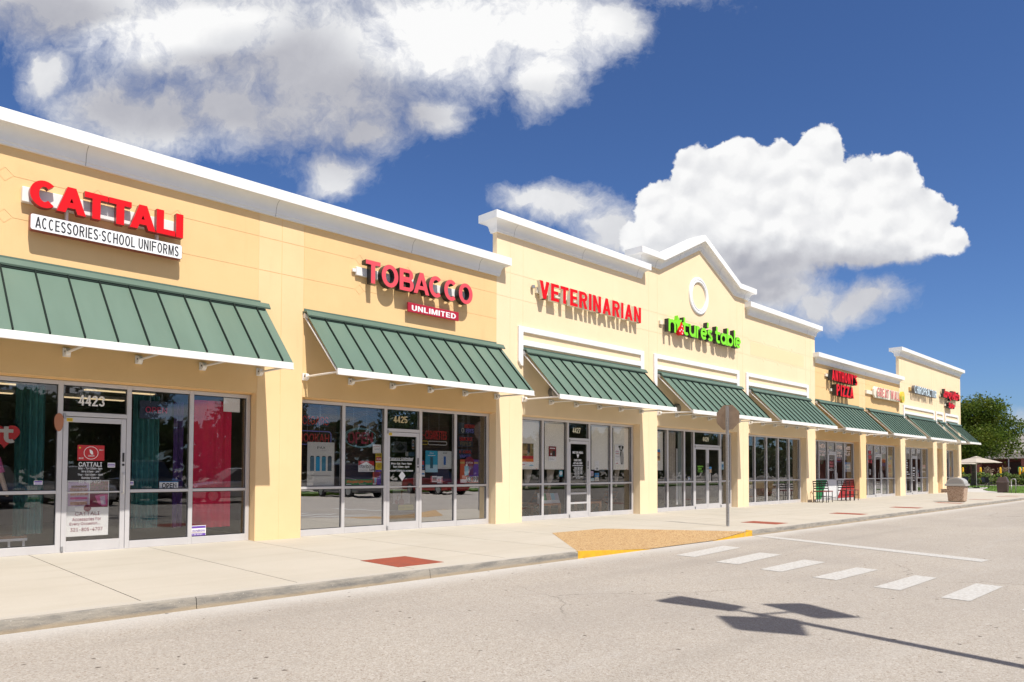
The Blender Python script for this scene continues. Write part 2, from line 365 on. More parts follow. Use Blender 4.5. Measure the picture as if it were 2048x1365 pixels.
def tag(o, label=None, cat=None, group=None, kind=None):
    if label: o['label'] = label
    if cat: o['category'] = cat
    if group: o['group'] = group
    if kind: o['kind'] = kind
    return o
def thing(name, label, cat, loc=(0, 0, 0), group=None, rz=0.):
    o = bpy.data.objects.new(name, None); COL.objects.link(o); o.location = loc; o.rotation_euler = (0, 0, rz); o.empty_display_size = .2
    return tag(o, label, cat, group)
def structure(name, mb, m, **k): return tag(mb.build(name, m, **k), kind='structure')
def copy_tree(o, parent=None):
    c = o.copy(); COL.objects.link(c)
    if parent is not None: c.parent = parent
    for ch in list(o.children): copy_tree(ch, c)
    return c

FONT = None
try:                                        # the plain sans face that ships inside Blender itself
    import os
    FONT = bpy.data.fonts.load(os.path.join(bpy.utils.resource_path('LOCAL'), 'datafiles', 'fonts', 'Inter.woff2'))
except Exception: FONT = None
def text(name, body, rect, y, depth, mats, parent, bold=0., shear=0., outline=False, res=3, spacing=1.):
    """lettering fitted into rect = (x0, x1, z0, z1) on the wall plane y; front faces take mats[0], returns mats[1]"""
    cu = bpy.data.curves.new('t', 'FONT'); cu.body = body
    if FONT: cu.font = FONT
    cu.size = 1; cu.offset = bold; cu.shear = shear; cu.extrude = .05; cu.resolution_u = res
    cu.space_character = spacing; cu.align_x = 'CENTER'
    if outline: cu.fill_mode = 'NONE'; cu.extrude = 0; cu.bevel_depth = .016; cu.bevel_resolution = 1
    ob = bpy.data.objects.new('t', cu); COL.objects.link(ob)
    dg = bpy.context.evaluated_depsgraph_get(); me = bpy.data.meshes.new_from_object(ob.evaluated_get(dg))
    bpy.data.objects.remove(ob); bpy.data.curves.remove(cu)
    xs = [v.co.x for v in me.vertices]; ys = [v.co.y for v in me.vertices]; zs = [v.co.z for v in me.vertices]
    x0, x1, z0, z1 = rect; off = Vector((0, 0, 0)); q = parent
    while q is not None: off = off+q.location; q = q.parent
    ax, ay, az = min(xs), min(ys), min(zs); sx = (x1-x0)/(max(xs)-ax); sy = (z1-z0)/(max(ys)-ay); sz = depth/max(max(zs)-az, 1e-6)
    for v in me.vertices:
        c = v.co; v.co = Vector((x0+(c.x-ax)*sx, y+depth-(c.z-az)*sz, z0+(c.y-ay)*sy))-off
    me.materials.clear()
    mats = mats if isinstance(mats, (list, tuple)) else [mats]
    for m in mats: me.materials.append(m)
    me.update()
    if len(mats) > 1:
        for p in me.polygons: p.material_index = 0 if p.normal.y < -.7 else 1
    me.name = name; o = bpy.data.objects.new(name, me); COL.objects.link(o); o.parent = parent
    return o
def join(objs):
    """several lettering meshes of one part become one mesh"""
    a = objs[0]; bm = bmesh.new(); mats = []
    for o in objs:
        idx = []
        for m in o.data.materials:
            if m not in mats: mats.append(m)
            idx.append(mats.index(m))
        k = len(bm.faces); bm.from_mesh(o.data); bm.faces.ensure_lookup_table()
        for f in bm.faces[k:]: f.material_index = idx[f.material_index] if f.material_index < len(idx) else 0
    me = bpy.data.meshes.new(a.name); bm.to_mesh(me); bm.free()
    for m in mats: me.materials.append(m)
    a.data = me
    for o in objs[1:]: bpy.data.objects.remove(o)
    return a

# ------------------------------------------------------------------ block capitals and rounded letters for the channel signs
def _arc(cx, cz, rx, rz, a0, a1, n=14): return [(cx+rx*math.cos(math.radians(a0+(a1-a0)*i/n)), cz+rz*math.sin(math.radians(a0+(a1-a0)*i/n))) for i in range(n+1)]
def _band(cx, cz, rx, rz, t, th, a0, a1, n=16): return _arc(cx, cz, rx, rz, a0, a1, n)+_arc(cx, cz, rx-t, rz-th, a1, a0, n)
def _ribbon(pts, w):
    L_, R2 = [], []
    for i, p in enumerate(pts):
        a = pts[max(i-1, 0)]; b = pts[min(i+1, len(pts)-1)]; dx_, dz_ = b[0]-a[0], b[1]-a[1]; l = math.hypot(dx_, dz_) or 1
        nx, nz = -dz_/l*w/2, dx_/l*w/2; L_.append((p[0]+nx, p[1]+nz)); R2.append((p[0]-nx, p[1]-nz))
    return L_+R2[::-1]
def _r(x0, x1, z0, z1): return [(x0, z0), (x1, z0), (x1, z1), (x0, z1)]
def glyph(ch, w, t, h):
    """outlines of one capital in a box w wide and 1 high; t upright and h level stroke"""
    W2 = w/2
    if ch == 'I': return [_r(0, t, 0, 1)]
    if ch == 'L': return [_r(0, t, 0, 1), _r(t, w, 0, h)]
    if ch == 'T': return [_r(0, w, 1-h, 1), _r(W2-t/2, W2+t/2, 0, 1-h)]
    if ch == 'E': return [_r(0, t, 0, 1), _r(t, w, 0, h), _r(t, w*.92, .5-h/2, .5+h/2), _r(t, w, 1-h, 1)]
    if ch == 'H': return [_r(0, t, 0, 1), _r(w-t, w, 0, 1), _r(t, w-t, .5-h/2, .5+h/2)]
    if ch == 'N': return [_r(0, t, 0, 1), _r(w-t, w, 0, 1), [(t, 1), (t*.2, 1), (w-t, 0), (w-t*.2, 0)][::-1]]
    if ch == 'M': return [_r(0, t, 0, 1), _r(w-t, w, 0, 1), [(t*.4, 1), (W2-t*.45, 0), (W2+t*.3, 0), (t*1.3, 1)], [(w-t*.4, 1), (w-t*1.3, 1), (W2-t*.3, 0), (W2+t*.45, 0)]]
    if ch == 'V': return [[(0, 1), (W2-t*.5, 0), (W2+t*.5, 0), (t*1.05, 1)], [(w, 1), (w-t*1.05, 1), (W2-t*.5, 0), (W2+t*.5, 0)]]
    if ch == 'A': return [[(0, 0), (t*1.0, 0), (W2+t*.5, 1), (W2-t*.5, 1)], [(w, 0), (W2+t*.5, 1), (W2-t*.5, 1), (w-t*1.0, 0)], _r(w*.2, w*.8, .20, .20+h*.95)]
    if ch == 'W': q = w/4; return [[(0, 1), (q-t*.45, 0), (q+t*.45, 0), (t, 1)], [(2*q-t*.4, 1), (q-t*.45, 0), (q+t*.45, 0), (2*q+t*.4, 1)], [(2*q-t*.4, 1), (3*q-t*.45, 0), (3*q+t*.45, 0), (2*q+t*.4, 1)], [(w, 1), (w-t, 1), (3*q-t*.45, 0), (3*q+t*.45, 0)]]
    if ch == 'Y': return [[(0, 1), (W2-t*.5, .38), (W2+t*.5, .38), (t*1.1, 1)], [(w, 1), (w-t*1.1, 1), (W2-t*.5, .38), (W2+t*.5, .38)], _r(W2-t/2, W2+t/2, 0, .40)]
    if ch == 'Z': return [_r(0, w, 0, h), _r(0, w, 1-h, 1), [(0, h*.7), (t*1.15, h*.7), (w, 1-h*.7), (w-t*1.15, 1-h*.7)]]
    if ch == 'O': return [_band(W2, .5, W2, .51, t, h, 90, 270, 22), _band(W2, .5, W2, .51, t, h, 270, 450, 22)]
    if ch == 'C': return [_band(W2, .5, W2, .51, t, h, 48, 312, 30)]
    if ch == 'G': return [_band(W2, .5, W2, .51, t, h, 45, 330, 30), _r(w-t, w, .06, .5), _r(W2, w-t, .5-h*.9, .5)]
    if ch == 'U': return [_r(0, t, .35, 1), _r(w-t, w, .35, 1), _band(W2, .36, W2, .37, t, h, 180, 360, 18)]
    if ch == 'D': return [_r(0, t, 0, 1), _r(t, w*.45, 0, h), _r(t, w*.45, 1-h, 1), _band(w*.45, .5, w*.55, .5, t, h, -90, 90, 18)]
    bowl = lambda z0, z1, x1, hh: [_r(t, x1-(z1-z0)/2*.9, z0, z0+hh), _r(t, x1-(z1-z0)/2*.9, z1-hh, z1), _band(x1-(z1-z0)/2*.9, (z0+z1)/2, (z1-z0)/2*.9, (z1-z0)/2, t*.95, hh, -90, 90, 14)]
    if ch == 'P': return [_r(0, t, 0, 1)]+bowl(.40, 1, w, h)
    if ch == 'R': return [_r(0, t, 0, 1)]+bowl(.43, 1, w, h)+[[(w*.42, .47), (w-t*1.05, 0), (w+t*.05, 0), (w*.42+t*1.0, .47)]]
    if ch == 'B': return [_r(0, t, 0, 1)]+bowl(.475, 1, w*.95, h*.9)+bowl(0, .565, w, h*.9)
    if ch == 'S':
        a = (t+h)/2; pts = _arc(W2, .745, W2-a/2, .255-a/2+.01, 22, 270, 18)[:-1]+_arc(W2, .255, W2-a/2, .255-a/2+.01, 90, -158, 18)
        return [_ribbon(pts, a)]
    if ch == "'": return [_r(0, t*.9, .68, 1)]
    if ch == '\u00b7': return [_r(0, t, .5-h*.6, .5+h*.6)]
    if ch == 'F': return [_r(0, t, 0, 1), _r(t, w*.9, .5-h/2, .5+h/2), _r(t, w, 1-h, 1)]
    a = (t+h)/2
    if ch == '4': return [_r(w*.55, w*.55+t, 0, 1), _r(0, w, .2, .2+h), [(0, .22), (t*.95, .22), (w*.55+t*.35, 1), (w*.55, 1)]]
    if ch == '7': return [_r(0, w, 1-h, 1), [(w*.18, 0), (w*.18+t*1.05, 0), (w, 1-h*.9), (w-t, 1-h*.9)]]
    if ch == '1': return [_r(W2-t/2, W2+t/2, 0, 1), _r(W2-t*1.2, W2-t/2, .74, .74+h*.8)]
    if ch == '2': return [_r(0, w, 0, h), _ribbon(_arc(W2, .70, W2-a/2, .30-a/2, 172, -22, 16)+[(a*.62, h*.8)], a)]
    if ch == '3': return [_ribbon(_arc(W2, .735, W2-a/2, .265-a/2, 170, -80, 16), a), _ribbon(_arc(W2, .275, W2-a/2, .275-a/2, 80, -170, 16), a)]
    if ch == '5': return [_r(0, w*.95, 1-h, 1), [(0, .44), (t*.9, .44), (t*.95, 1-h), (t*.05, 1-h)], _ribbon(_arc(W2, .32, W2-a/2, .32-a/2, 135, -165, 18), a)]
    if ch == '9': return [_band(W2, .68, W2, .32, t, h, 90, 270, 14), _band(W2, .68, W2, .32, t, h, 270, 450, 14), _ribbon([(w-a/2, .66)]+_arc(W2, .30, W2-a/2, .30-a/2, 0, -165, 16), a)]
    return []
WID = dict(I=0, M=1.2, W=1.4, O=1.04, C=.98, G=1.02, A=1.05, V=1.0, N=.98, E=.84, L=.8, T=.88, S=.88, P=.9, R=.96, B=.93, D=.98, H=.96, Y=.96, Z=.86, U=.95)
def block(word, rect, y, depth, mats, parent, w=.8, t=.24, h=.2, gap=.10, space=.42, name=None):
    """channel letters: each letter a mesh of its own; fitted into rect (x0, x1, z0, z1)"""
    items = []; x = 0; made = []
    prev = ''
    for ch in word:
        if ch == ' ': x += space; prev = ''; continue
        if prev and (prev+ch) in ('CA', 'TA', 'AT', 'AC', 'BA', 'AV', 'YS'): x -= w*.09
        prev = ch
        ww = t if ch in "I'\u00b7" else w*WID.get(ch, 1); items.append((ch, x, ww)); x += ww+gap
    tot = x-gap; x0, x1, z0, z1 = rect; k = (x1-x0)/tot; H_ = z1-z0
    for ch, xx, ww in items:
        mb = MB()
        for i, poly in enumerate(glyph(ch, ww, t, h)):
            pts = [(x0+(xx+a)*k, z0+b*H_) for a, b in poly]
            ar = sum(pts[j][0]*pts[(j+1) % len(pts)][1]-pts[(j+1) % len(pts)][0]*pts[j][1] for j in range(len(pts)))
            if ar < 0: pts = pts[::-1]
            n = len(pts); f0 = len(mb.f); mb.prism_xz(pts, y+i*.0007, y+depth-i*.0007)
            for q in range(f0, len(mb.f)): mb.mi[q] = 0 if q == f0 else 1
        made.append(mb.build('letter', mats, parent))
    if name: j = join(made); j.name = name; j.data.name = name
def script_letters(word, x0s, base, xh, asc, sw, y, depth, mats, parent):
    """thin round lower-case letters drawn as strokes; x0s gives (left, right) of each"""
    for ch, (a, b) in zip(word, x0s):
        w = b-a; m = (a+b)/2; r = w/2-sw/2; s2 = sw/2; rz = xh/2-s2; S = []
        E = lambda cx, cz, rx, rz_, a0, a1: _arc(cx, cz, rx, rz_, a0, a1, 16)
        top = base+xh; l, rr = a+s2, b-s2; mid = base+xh/2
        if ch == 'n': S = [[(l, base), (l, top)], [(l, top-s2-rz*.9)]+E(m, top-s2-rz*.9, r, rz*.9, 180, 0)+[(rr, base)]]
        if ch == 'u': S = [[(l, top)]+E(m, base+s2+rz*.9, r, rz*.9, 180, 360)+[(rr, top)], [(rr, base), (rr, top)]]
        if ch == 'r': S = [[(l, base), (l, top)], E(m+r*.3, top-s2-rz*.9, r*1.3, rz*.9, 180, 60)]
        if ch == 'e': S = [[(l+s2*.5, mid), (rr-s2*.3, mid)], E(m, mid, r, rz, 0, 318)]
        if ch == 's': S = [E(m, base+xh*.73, r, xh*.27-s2, 25, 265)+E(m, base+xh*.27, r, xh*.27-s2, 90, -155)]
        if ch == 'a': S = [E(m-s2*.2, mid, r, rz, 0, 360), [(rr, base), (rr, top)]]
        if ch == 'b': S = [E(m+s2*.2, mid, r, rz, 0, 360), [(l, base), (l, base+asc)]]
        if ch == 'l': S = [[(m, base+asc), (m, base+s2*1.5), (m+sw*.9, base+s2)]]
        if ch == 't': S = [[(a+w*.32, base+asc*.93)]+[(a+w*.32, base+w*.34)]+E(a+w*.32+w*.3, base+w*.34, w*.3, w*.34-s2, 190, 320), [(a, top-s2), (b, top-s2)]]
        if ch == "'": S = [[(m, base+asc*.72), (m+sw*.3, base+asc)]]
        mb = MB()
        for i, pts in enumerate(S):
            pl_ = _ribbon(pts, sw); ar = sum(pl_[j][0]*pl_[(j+1) % len(pl_)][1]-pl_[(j+1) % len(pl_)][0]*pl_[j][1] for j in range(len(pl_)))
            if ar < 0: pl_ = pl_[::-1]
            if len(pts) > 30 and ch in 'ab':        # closed rings: two halves
                h_ = len(pts)//2; parts_ = [pts[:h_+1], pts[h_:]]
                pls = [_ribbon(q, sw) for q in parts_]
            elif ch in 'ab' and i == 0: h_ = len(pts)//2; pls = [_ribbon(pts[:h_+1], sw), _ribbon(pts[h_:], sw)]
            else: pls = [pl_]
            for k2, q in enumerate(pls):
                ar = sum(q[j][0]*q[(j+1) % len(q)][1]-q[(j+1) % len(q)][0]*q[j][1] for j in range(len(q)))
                if ar < 0: q = q[::-1]
                f0 = len(mb.f); mb.prism_xz(q, y+(i+k2*.5)*.0008, y+depth-i*.0007)
                for z in range(f0, len(mb.f)): mb.mi[z] = 0 if z == f0 else 1
        mb.build('letter', mats, parent)

# ------------------------------------------------------------------ ground
ZS = .12; D = 12.8; G = 13.1
KY = 7.63                                   # kerb face
road = MB(); road.add([(-400, -400, 0), (900, -400, 0), (900, 900, 0), (-400, 900, 0)], [(0, 1, 2, 3)])
structure('ground', road, ROAD)
RA = [(11.507*.98, 10.432*.98), (13.238*.98, 10.407*.98), (13.489*.98, 10.089*.98), (15.057*.98, 7.777*.98)]   # kerb ramp, back edge
RL, RR = 9.05, 15.1
sw = MB()
joints = [2.42+1.72*i for i in range(-7, 31)]
g = .006
PADS = [(5.78, 6.58), (17.25, 17.95), (23.0, 23.65), (28.6, 29.3), (34.3, 34.9), (39.8, 40.2), (45.5, 45.95), (47.6, 47.85)]
ya, yb = 8.08, 9.03
for i in range(len(joints)-1):
    a, b = joints[i]+g, joints[i+1]-g
    if b < RL or a > RR+.9:
        sw.box(a, b, KY+.17, 13.2, 0, ZS)
    else:
        yr = KY+.17
        poly = [(a, 13.2), (b, 13.2)]
        # front edge follows the back of the ramp
        def back(x):
            pts = [(RL, KY+.0), RA[0], RA[1], RA[2], RA[3], (RR+.05, KY+.17)]
            for (p0, q0), (p1, q1) in zip(pts, pts[1:]):
                if p0 <= x <= p1: return q0+(q1-q0)*(x-p0)/max(p1-p0, 1e-6)
            return KY+.17
        xs = sorted({a, b} | {x for x, _ in [(RL+.001, 0), *RA, (RR+.05, 0)] if a < x < b})
        fr = [(x, back(x)) for x in xs]
        sw.prism_xy(fr+[(b, 13.2), (a, 13.2)], 0, ZS)
sw.box(joints[0], joints[-1], 11.2, 13.2, -.02, ZS-.02)
structure('sidewalk', sw, WALK)
far = MB(); far.box(joints[-1], 58.5, KY+.17, 10.7, 0, ZS-.004); far.box(53.6, 75, 10.3, 40, 0, ZS-.008)
structure('patio', far, PATIO)
pm = mat('terracotta_dye', (.30, .062, .028), .85, col2=(.23, .055, .03), vscale=6, bump=.2, bscale=60, detail=6)
inl = MB()
for x0, x1 in PADS: inl.box(x0, x1, ya, yb, ZS-.01, ZS+.004)
structure('sidewalk_inlay', inl, pm)
kb = MB()
def kerb(x0, x1, mb):
    n = max(1, int((x1-x0)/3.05)); st = (x1-x0)/n
    for i in range(n):
        a = x0+i*st+(.004 if i else 0); b = x0+(i+1)*st-.004
        mb.prism_yz([(KY+.165, 0), (KY+.165, ZS+.002), (KY+.03, ZS+.002), (KY+.008, ZS-.008), (KY, ZS-.035), (KY-.012, 0)], a, b)
kerb(-9.4, RL, kb); kerb(RR, 58, kb)
structure('kerb', kb, KERB)
kt = MB()
kt.box(-9.4, RL, KY+.035, KY+.162, ZS, ZS+.006); kt.box(RR, 58, KY+.035, KY+.162, ZS, ZS+.006)
structure('kerb_top', kt, KTOP)
# ramp with flared sides
peb = pebble_mat('ramp_pebbles', (.40, .235, .09), (.53, .385, .21), (.25, .125, .045), 55)
yel = mat('yellow_kerb_paint', (.75, .43, .015), .55, col2=(.60, .33, .02), vscale=9, bump=.2, bscale=50)
rp = MB()
fl = [(RL, KY), (11.1, KY), (13.45, KY), (RR, KY)]; fz = [ZS, .012, .012, ZS]
bk = [(RL+.02, KY+.02), RA[0], RA[1], RA[2], RA[3], (RR, KY+.05)]
vs = [(fl[0][0], fl[0][1], ZS), (fl[1][0], fl[1][1], .012), (fl[2][0], fl[2][1], .012), (fl[3][0], fl[3][1], ZS)]
vs += [(x, y, ZS+.003) for x, y in (RA[3], RA[2], RA[1], RA[0])]
rp.add(vs, [(0, 1, 7), (1, 2, 5, 6), (1, 6, 7), (2, 3, 4), (2, 4, 5)])
structure('ramp', rp, peb)
yk = MB()
yk.add([(RL, KY-.004, 0), (11.15, KY-.004, 0), (RL, KY-.004, ZS+.004), (RL, KY+.05, ZS+.004), (11.15, KY+.05, .008)], [(0, 1, 2), (2, 1, 4, 3)])
yk.add([(13.4, KY-.004, 0), (RR, KY-.004, 0), (RR, KY-.004, ZS+.004), (RR, KY+.12, ZS+.004), (13.4, KY+.05, .008)], [(0, 1, 2), (0, 2, 3, 4)])
structure('ramp_edge_paint', yk, yel)
wl = mat('road_paint', (.54, .53, .505), .7, col2=(.40, .375, .34), vscale=22, bump=.3, bscale=90, detail=6)
BARS = [[(10.896, 6.934), (12.954, 7.157), (12.896, 6.748), (10.902, 6.561)], [(10.565, 5.978), (12.378, 6.107), (12.356, 5.688), (10.569, 5.581)],
        [(10.286, 5.076), (11.955, 5.111), (11.877, 4.727), (10.256, 4.731)], [(10.061, 4.19), (11.601, 4.141), (11.571, 3.815), (10.049, 3.852)],
        [(9.813, 3.295), (11.362, 3.253), (11.317, 2.96), (9.791, 2.972)], [(9.578, 2.471), (11.135, 2.451), (11.102, 2.14), (9.57, 2.168)],
        [(9.36, 1.64), (10.92, 1.62), (10.9, 1.31), (9.34, 1.33)], [(9.14, .81), (10.7, .79), (10.68, .48), (9.12, .5)], [(15.40, 7.75), (15.66, 7.6), (14.261, 2.944), (13.839, 2.957)]]
mk = MB()
for b in BARS: mk.add([(x*.98, y*.98, .004) for x, y in b], [(3, 2, 1, 0)] )
structure('road_markings', mk, wl)

# ------------------------------------------------------------------ the strip of shops
BLD = thing('strip_mall', 'long cream stucco strip mall building with white cornices and a row of shopfronts', 'building', (0, 12.8, ZS))
C = [(-6.32, -5.4), (-.24, .69), (5.9, 6.83), (12.05, 12.98), (18.13, 19.07), (24.25, 25.1), (30.25, 31.2), (36.37, 37.27), (42.36, 43.27), (48.38, 49.28), (50.39, 51.33), (53.94, 54.79)]
SECT = [(0, -6.32, 12.05, (5.21, 5.84), 6.40, W_TAN, W_COL), (1, 12.05, 18.13, (5.82, 6.45), 7.5, W_VET, W_VET), (2, 18.13, 25.1, (5.83, 6.46), 7.95, W_VET, W_VET),
        (3, 25.1, 31.2, (5.80, 6.40), 7.45, W_VET, W_VET), (4, 31.2, 42.36, (5.18, 5.79), 6.35, W_TAN, W_COL), (5, 42.36, 54.79, (5.78, 6.37), 7.9, W_VET, W_VET)]
GABP = [(17.9, 0), (19.1, 0), (21.6, 1.16), (24.06, 0), (25.32, 0)]
def gz(x):
    for (a, za), (b, zb) in zip(GABP, GABP[1:]):
        if a <= x <= b: return za+(zb-za)*(x-a)/(b-a)
    return 0
LZ = 2.89; GR = .007; DR = .1
def rowpoly(a, b, z0, z1, d0=(), d1=()):
    p = [(a, z0)]
    for d in sorted(d0):
        if a+DR < d < b-DR: p += [(d-DR-GR, z0), (d, z0+DR+GR), (d+DR+GR, z0)]
    p += [(b, z0), (b, z1)]
    for d in sorted(d1, reverse=True):
        if a+DR < d < b-DR: p += [(d+DR+GR, z1), (d, z1-DR-GR), (d-DR-GR, z1)]
    p.append((a, z1)); return p
for (k, s0, s1, J, top, mp, mc) in SECT:
    mb = MB(); bk_ = MB()
    spans = []
    for (l, r) in C:
        l2, r2 = max(l, s0), min(r, s1)
        if r2-l2 > .3:
            c = (l+r)/2
            spans += [(l, c, True, 1), (c, r, True, 1)]
            bk_.box(l, r, 12.804, 12.97, 0, LZ, 1); bk_.box(l+.012, r-.012, 12.97, 13.16, 0, LZ, 1)
    bays = [(C[i][1], C[i+1][0]) for i in range(len(C)-1) if C[i][1] > s0-.3 and C[i+1][0] < s1+.3]
    for (a, b) in bays: spans.append((a, b, False, 0))
    for (a, b, col, mi) in spans:
        a2, b2 = a+(GR if a > s0+.01 else 0), b-(GR if b < s1-.01 else 0)
        zs = [(0 if col else LZ), J[0], J[1], top]
        dia = [] if col else [a+1.27+1.235*i for i in range(3) if a+1.27+1.235*i < b-.3]
        for i in range(3):
            z0 = zs[i]+(GR if i else 0); z1 = zs[i+1]-(GR if i < 2 else 0)
            if k == 2 and i == 2:
                xs = [x for x, _ in GABP if a2 < x < b2]
                poly = rowpoly(a2, b2, z0, z1, dia)[:-2]+[(b2, top+gz(b2))]+[(x, top+gz(x)) for x in reversed(xs)]+[(a2, top+gz(a2))]
            else: poly = rowpoly(a2, b2, z0, z1, dia if i else (), dia if i < 2 else ())
            m_ = mi
            mb.prism_xz(poly, 12.8, 12.8038, m_)
        for d in dia:
            for z in J: mb.prism_xz([(d-DR+GR, z), (d, z-DR+GR), (d+DR-GR, z), (d, z+DR-GR)], 12.8, 12.8038, 0)
    if k == 2:
        bk_.prism_xz([(s0, LZ), (s1, LZ), (s1, top), (24.06, top), (21.6, top+1.16), (19.1, top), (s0, top)], 12.804, 12.95, 0)
    else: bk_.box(s0, s1, 12.804, 12.95, LZ+.001, top, 0)
    for (a, b) in bays:
        bk_.box(a+.001, b-.001, 12.951, 13.2, LZ-.03, 3.4, 0)
        mb.box(a+.001, b-.001, 12.80, 12.949, LZ-.012, LZ-.001, 0)
    mb.v += [];
    o = len(mb.v); mb.v += bk_.v; mb.f += [tuple(i+o for i in f) for f in bk_.f]; mb.mi += bk_.mi
    tag(mb.build('wall', [mp, mc], BLD))
pt = MB(); pt.prism_xz([(25.35, 5.12+.74), (30.1, 5.12+.74), (30.1, 6.33), (25.35, 6.33)], 12.7985, 12.8005)
# repainted patch on the wall beside the gable
pt2 = MB(); pt2.prism_xz([(25.3, 5.86), (30.05, 5.86), (30.05, 6.36), (25.3, 6.36)], 12.7975, 12.7995)
tag(pt2.build('wall_patch', W_PATCH, BLD), 'slightly darker repainted rectangle')
# body behind the front: side wall, roof, back, shop interiors
body = MB(); body.box(54.55, 54.785, 12.96, 27, 0, 5.6); body.box(-12, 54.78, 26.8, 27, 0, 5.6); body.box(-12, -11.8, 12.96, 26.8, 0, 5.6)
body.box(-12, -6.32, 12.8, 13.0, 0, 6.35)
body.build('side_wall', W_VET, BLD)
rf = MB(); rf.box(-11.8, 54.54, 13.21, 26.79, 5.2, 5.35); rf.build('roof', mat('roof_membrane', (.4, .4, .4), .8), BLD)
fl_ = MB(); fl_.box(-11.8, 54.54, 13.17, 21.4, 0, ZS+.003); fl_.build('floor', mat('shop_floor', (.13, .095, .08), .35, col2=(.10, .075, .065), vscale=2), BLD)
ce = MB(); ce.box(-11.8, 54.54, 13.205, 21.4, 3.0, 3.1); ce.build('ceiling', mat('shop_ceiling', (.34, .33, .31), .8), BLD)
INNER = {0: (.16, .15, .16), 1: (.07, .05, .045), 2: (.13, .13, .11), 3: (.13, .10, .085), 4: (.13, .085, .06), 5: (.10, .085, .075), 6: (.14, .11, .09), 7: (.12, .11, .09), 8: (.1, .08, .07), 9: (.1, .09, .07)}
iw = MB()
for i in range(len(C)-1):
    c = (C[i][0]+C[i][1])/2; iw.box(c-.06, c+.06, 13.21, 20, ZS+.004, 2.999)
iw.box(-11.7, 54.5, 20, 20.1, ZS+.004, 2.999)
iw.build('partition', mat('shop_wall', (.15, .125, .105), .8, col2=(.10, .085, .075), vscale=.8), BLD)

# cornices
def prof(zb, zt):
    """(out from the wall, height): fillet, cove, fascia, sloped top"""
    h = zt-.19-zb
    pr = [(.0, zb), (.05, zb), (.055, zb+.045), (.068, zb+.05)]
    for i in range(9):
        t = i/8*math.pi/2
        pr.append((.068+(.215-.068)*(1-math.cos(t)), zb+.055+(h-.06)*math.sin(t)*1.0))
    pr += [(.225, zb+h-.002), (.26, zb+h), (.26, zt), (.1, zt+.012), (0, zt+.014)]
    return pr
def cornice(s0, s1, zb, zt, yb=12.95, seams=()):
    mb = MB(); pr = prof(zb, zt)
    vs = []; fs = []
    for p, z in pr: vs += [(s0-p, 12.8-p, z), (s1+p, 12.8-p, z), (s1+p, yb+p, z), (s0-p, yb+p, z)]
    for i in range(len(pr)-1):
        for k in range(4): fs.append((i*4+k, i*4+(k+1) % 4, i*4+4+(k+1) % 4, i*4+4+k))
    n = len(pr)-1; fs.append((n*4, n*4+1, n*4+2, n*4+3)); fs.append((3, 2, 1, 0))
    mb.add(vs, fs, 0)
    for x in seams:
        pts = [(12.8-p-.0015, z) for p, z in pr[1:13]]; back = [(y+.01, z) for y, z in reversed(pts)]
        mb.prism_yz(pts+back, x-.004, x+.004, 1)
    return mb.build('cornice', [WHITE, SEAL], BLD)
SEAL = mat('sealant', (.30, .29, .28), .8)
cornice(-6.3, 12.055, 6.275, 6.735, seams=(3.0, 6.2, 9.4, 11.4))
cornice(12.055, 18.12, 7.39, 7.835, seams=(12.6, 15.3, 17.9))
cornice(25.1, 31.18, 7.33, 7.785, seams=(27.6, 30.3))
cornice(31.27, 42.2, 6.20, 6.62, seams=(34.2, 37.1, 40))
cornice(42.33, 54.69, 7.77, 8.235, seams=(44, 47, 50, 53))
def gable_cornice():
    zb = 7.885; zt = 8.315; pr = prof(zb, zt); mb = MB(); vs = []; fs = []
    xs = [18.16, 19.2, 21.6, 24.0, 25.06]; base = [0, 0, 1.155, 0, 0]
    # mitre vector of the path (x, z) at each vertex
    dirs = [Vector((xs[i+1]-xs[i], base[i+1]-base[i])).normalized() for i in range(4)]
    nor = [Vector((-d.y, d.x)) for d in dirs]
    mv = [nor[0]]+[(nor[i-1]+nor[i])/(1+nor[i-1].dot(nor[i])) for i in range(1, 4)]+[nor[3]]
    yr = 13.0
    for p, z in pr:
        h = z-zb; ring = []
        pts = [(xs[i]+mv[i].x*h, zb+base[i]+mv[i].y*h) for i in range(5)]
        pts[0] = (xs[0]-p, pts[0][1]); pts[4] = (xs[4]+p, pts[4][1])
        ring.append((pts[0][0], yr+.2, pts[0][1])); ring += [(x, 12.8-p, zz) for x, zz in pts]; ring.append((pts[4][0], yr+.2, pts[4][1]))
        vs += ring
    for i in range(len(pr)-1):
        for k in range(6): fs.append((i*7+k, i*7+k+1, i*7+8+k, i*7+7+k))
    n = len(pr)-1
    ft = [v for v in vs[n*7+1:n*7+6]]
    o = len(vs); vs += [(x, yr+.2, z) for x, y, z in ft]
    for k in range(4): fs.append((n*7+1+k, n*7+2+k, o+k+1, o+k))
    mb.add(vs, fs, 0)
    for x, sl in ((18.9, 0), (20.3, .481), (22.9, -.481), (24.7, 0)):
        zz = zb+(gz2(x)); pts = [(12.8-p-.002, zz+(z-zb)/math.cos(math.atan(sl))) for p, z in pr[1:13]]
        mb.prism_yz(pts+[(y+.01, z) for y, z in reversed(pts)], x-.004, x+.004, 1)
    return mb.build('cornice', [WHITE, SEAL], BLD)
def gz2(x):
    P_ = [(17, 0), (19.2, 0), (21.6, 1.155), (24.0, 0), (26, 0)]
    for (a, za), (b, zb) in zip(P_, P_[1:]):
        if a <= x <= b: return za+(zb-za)*(x-a)/(b-a)
gable_cornice()
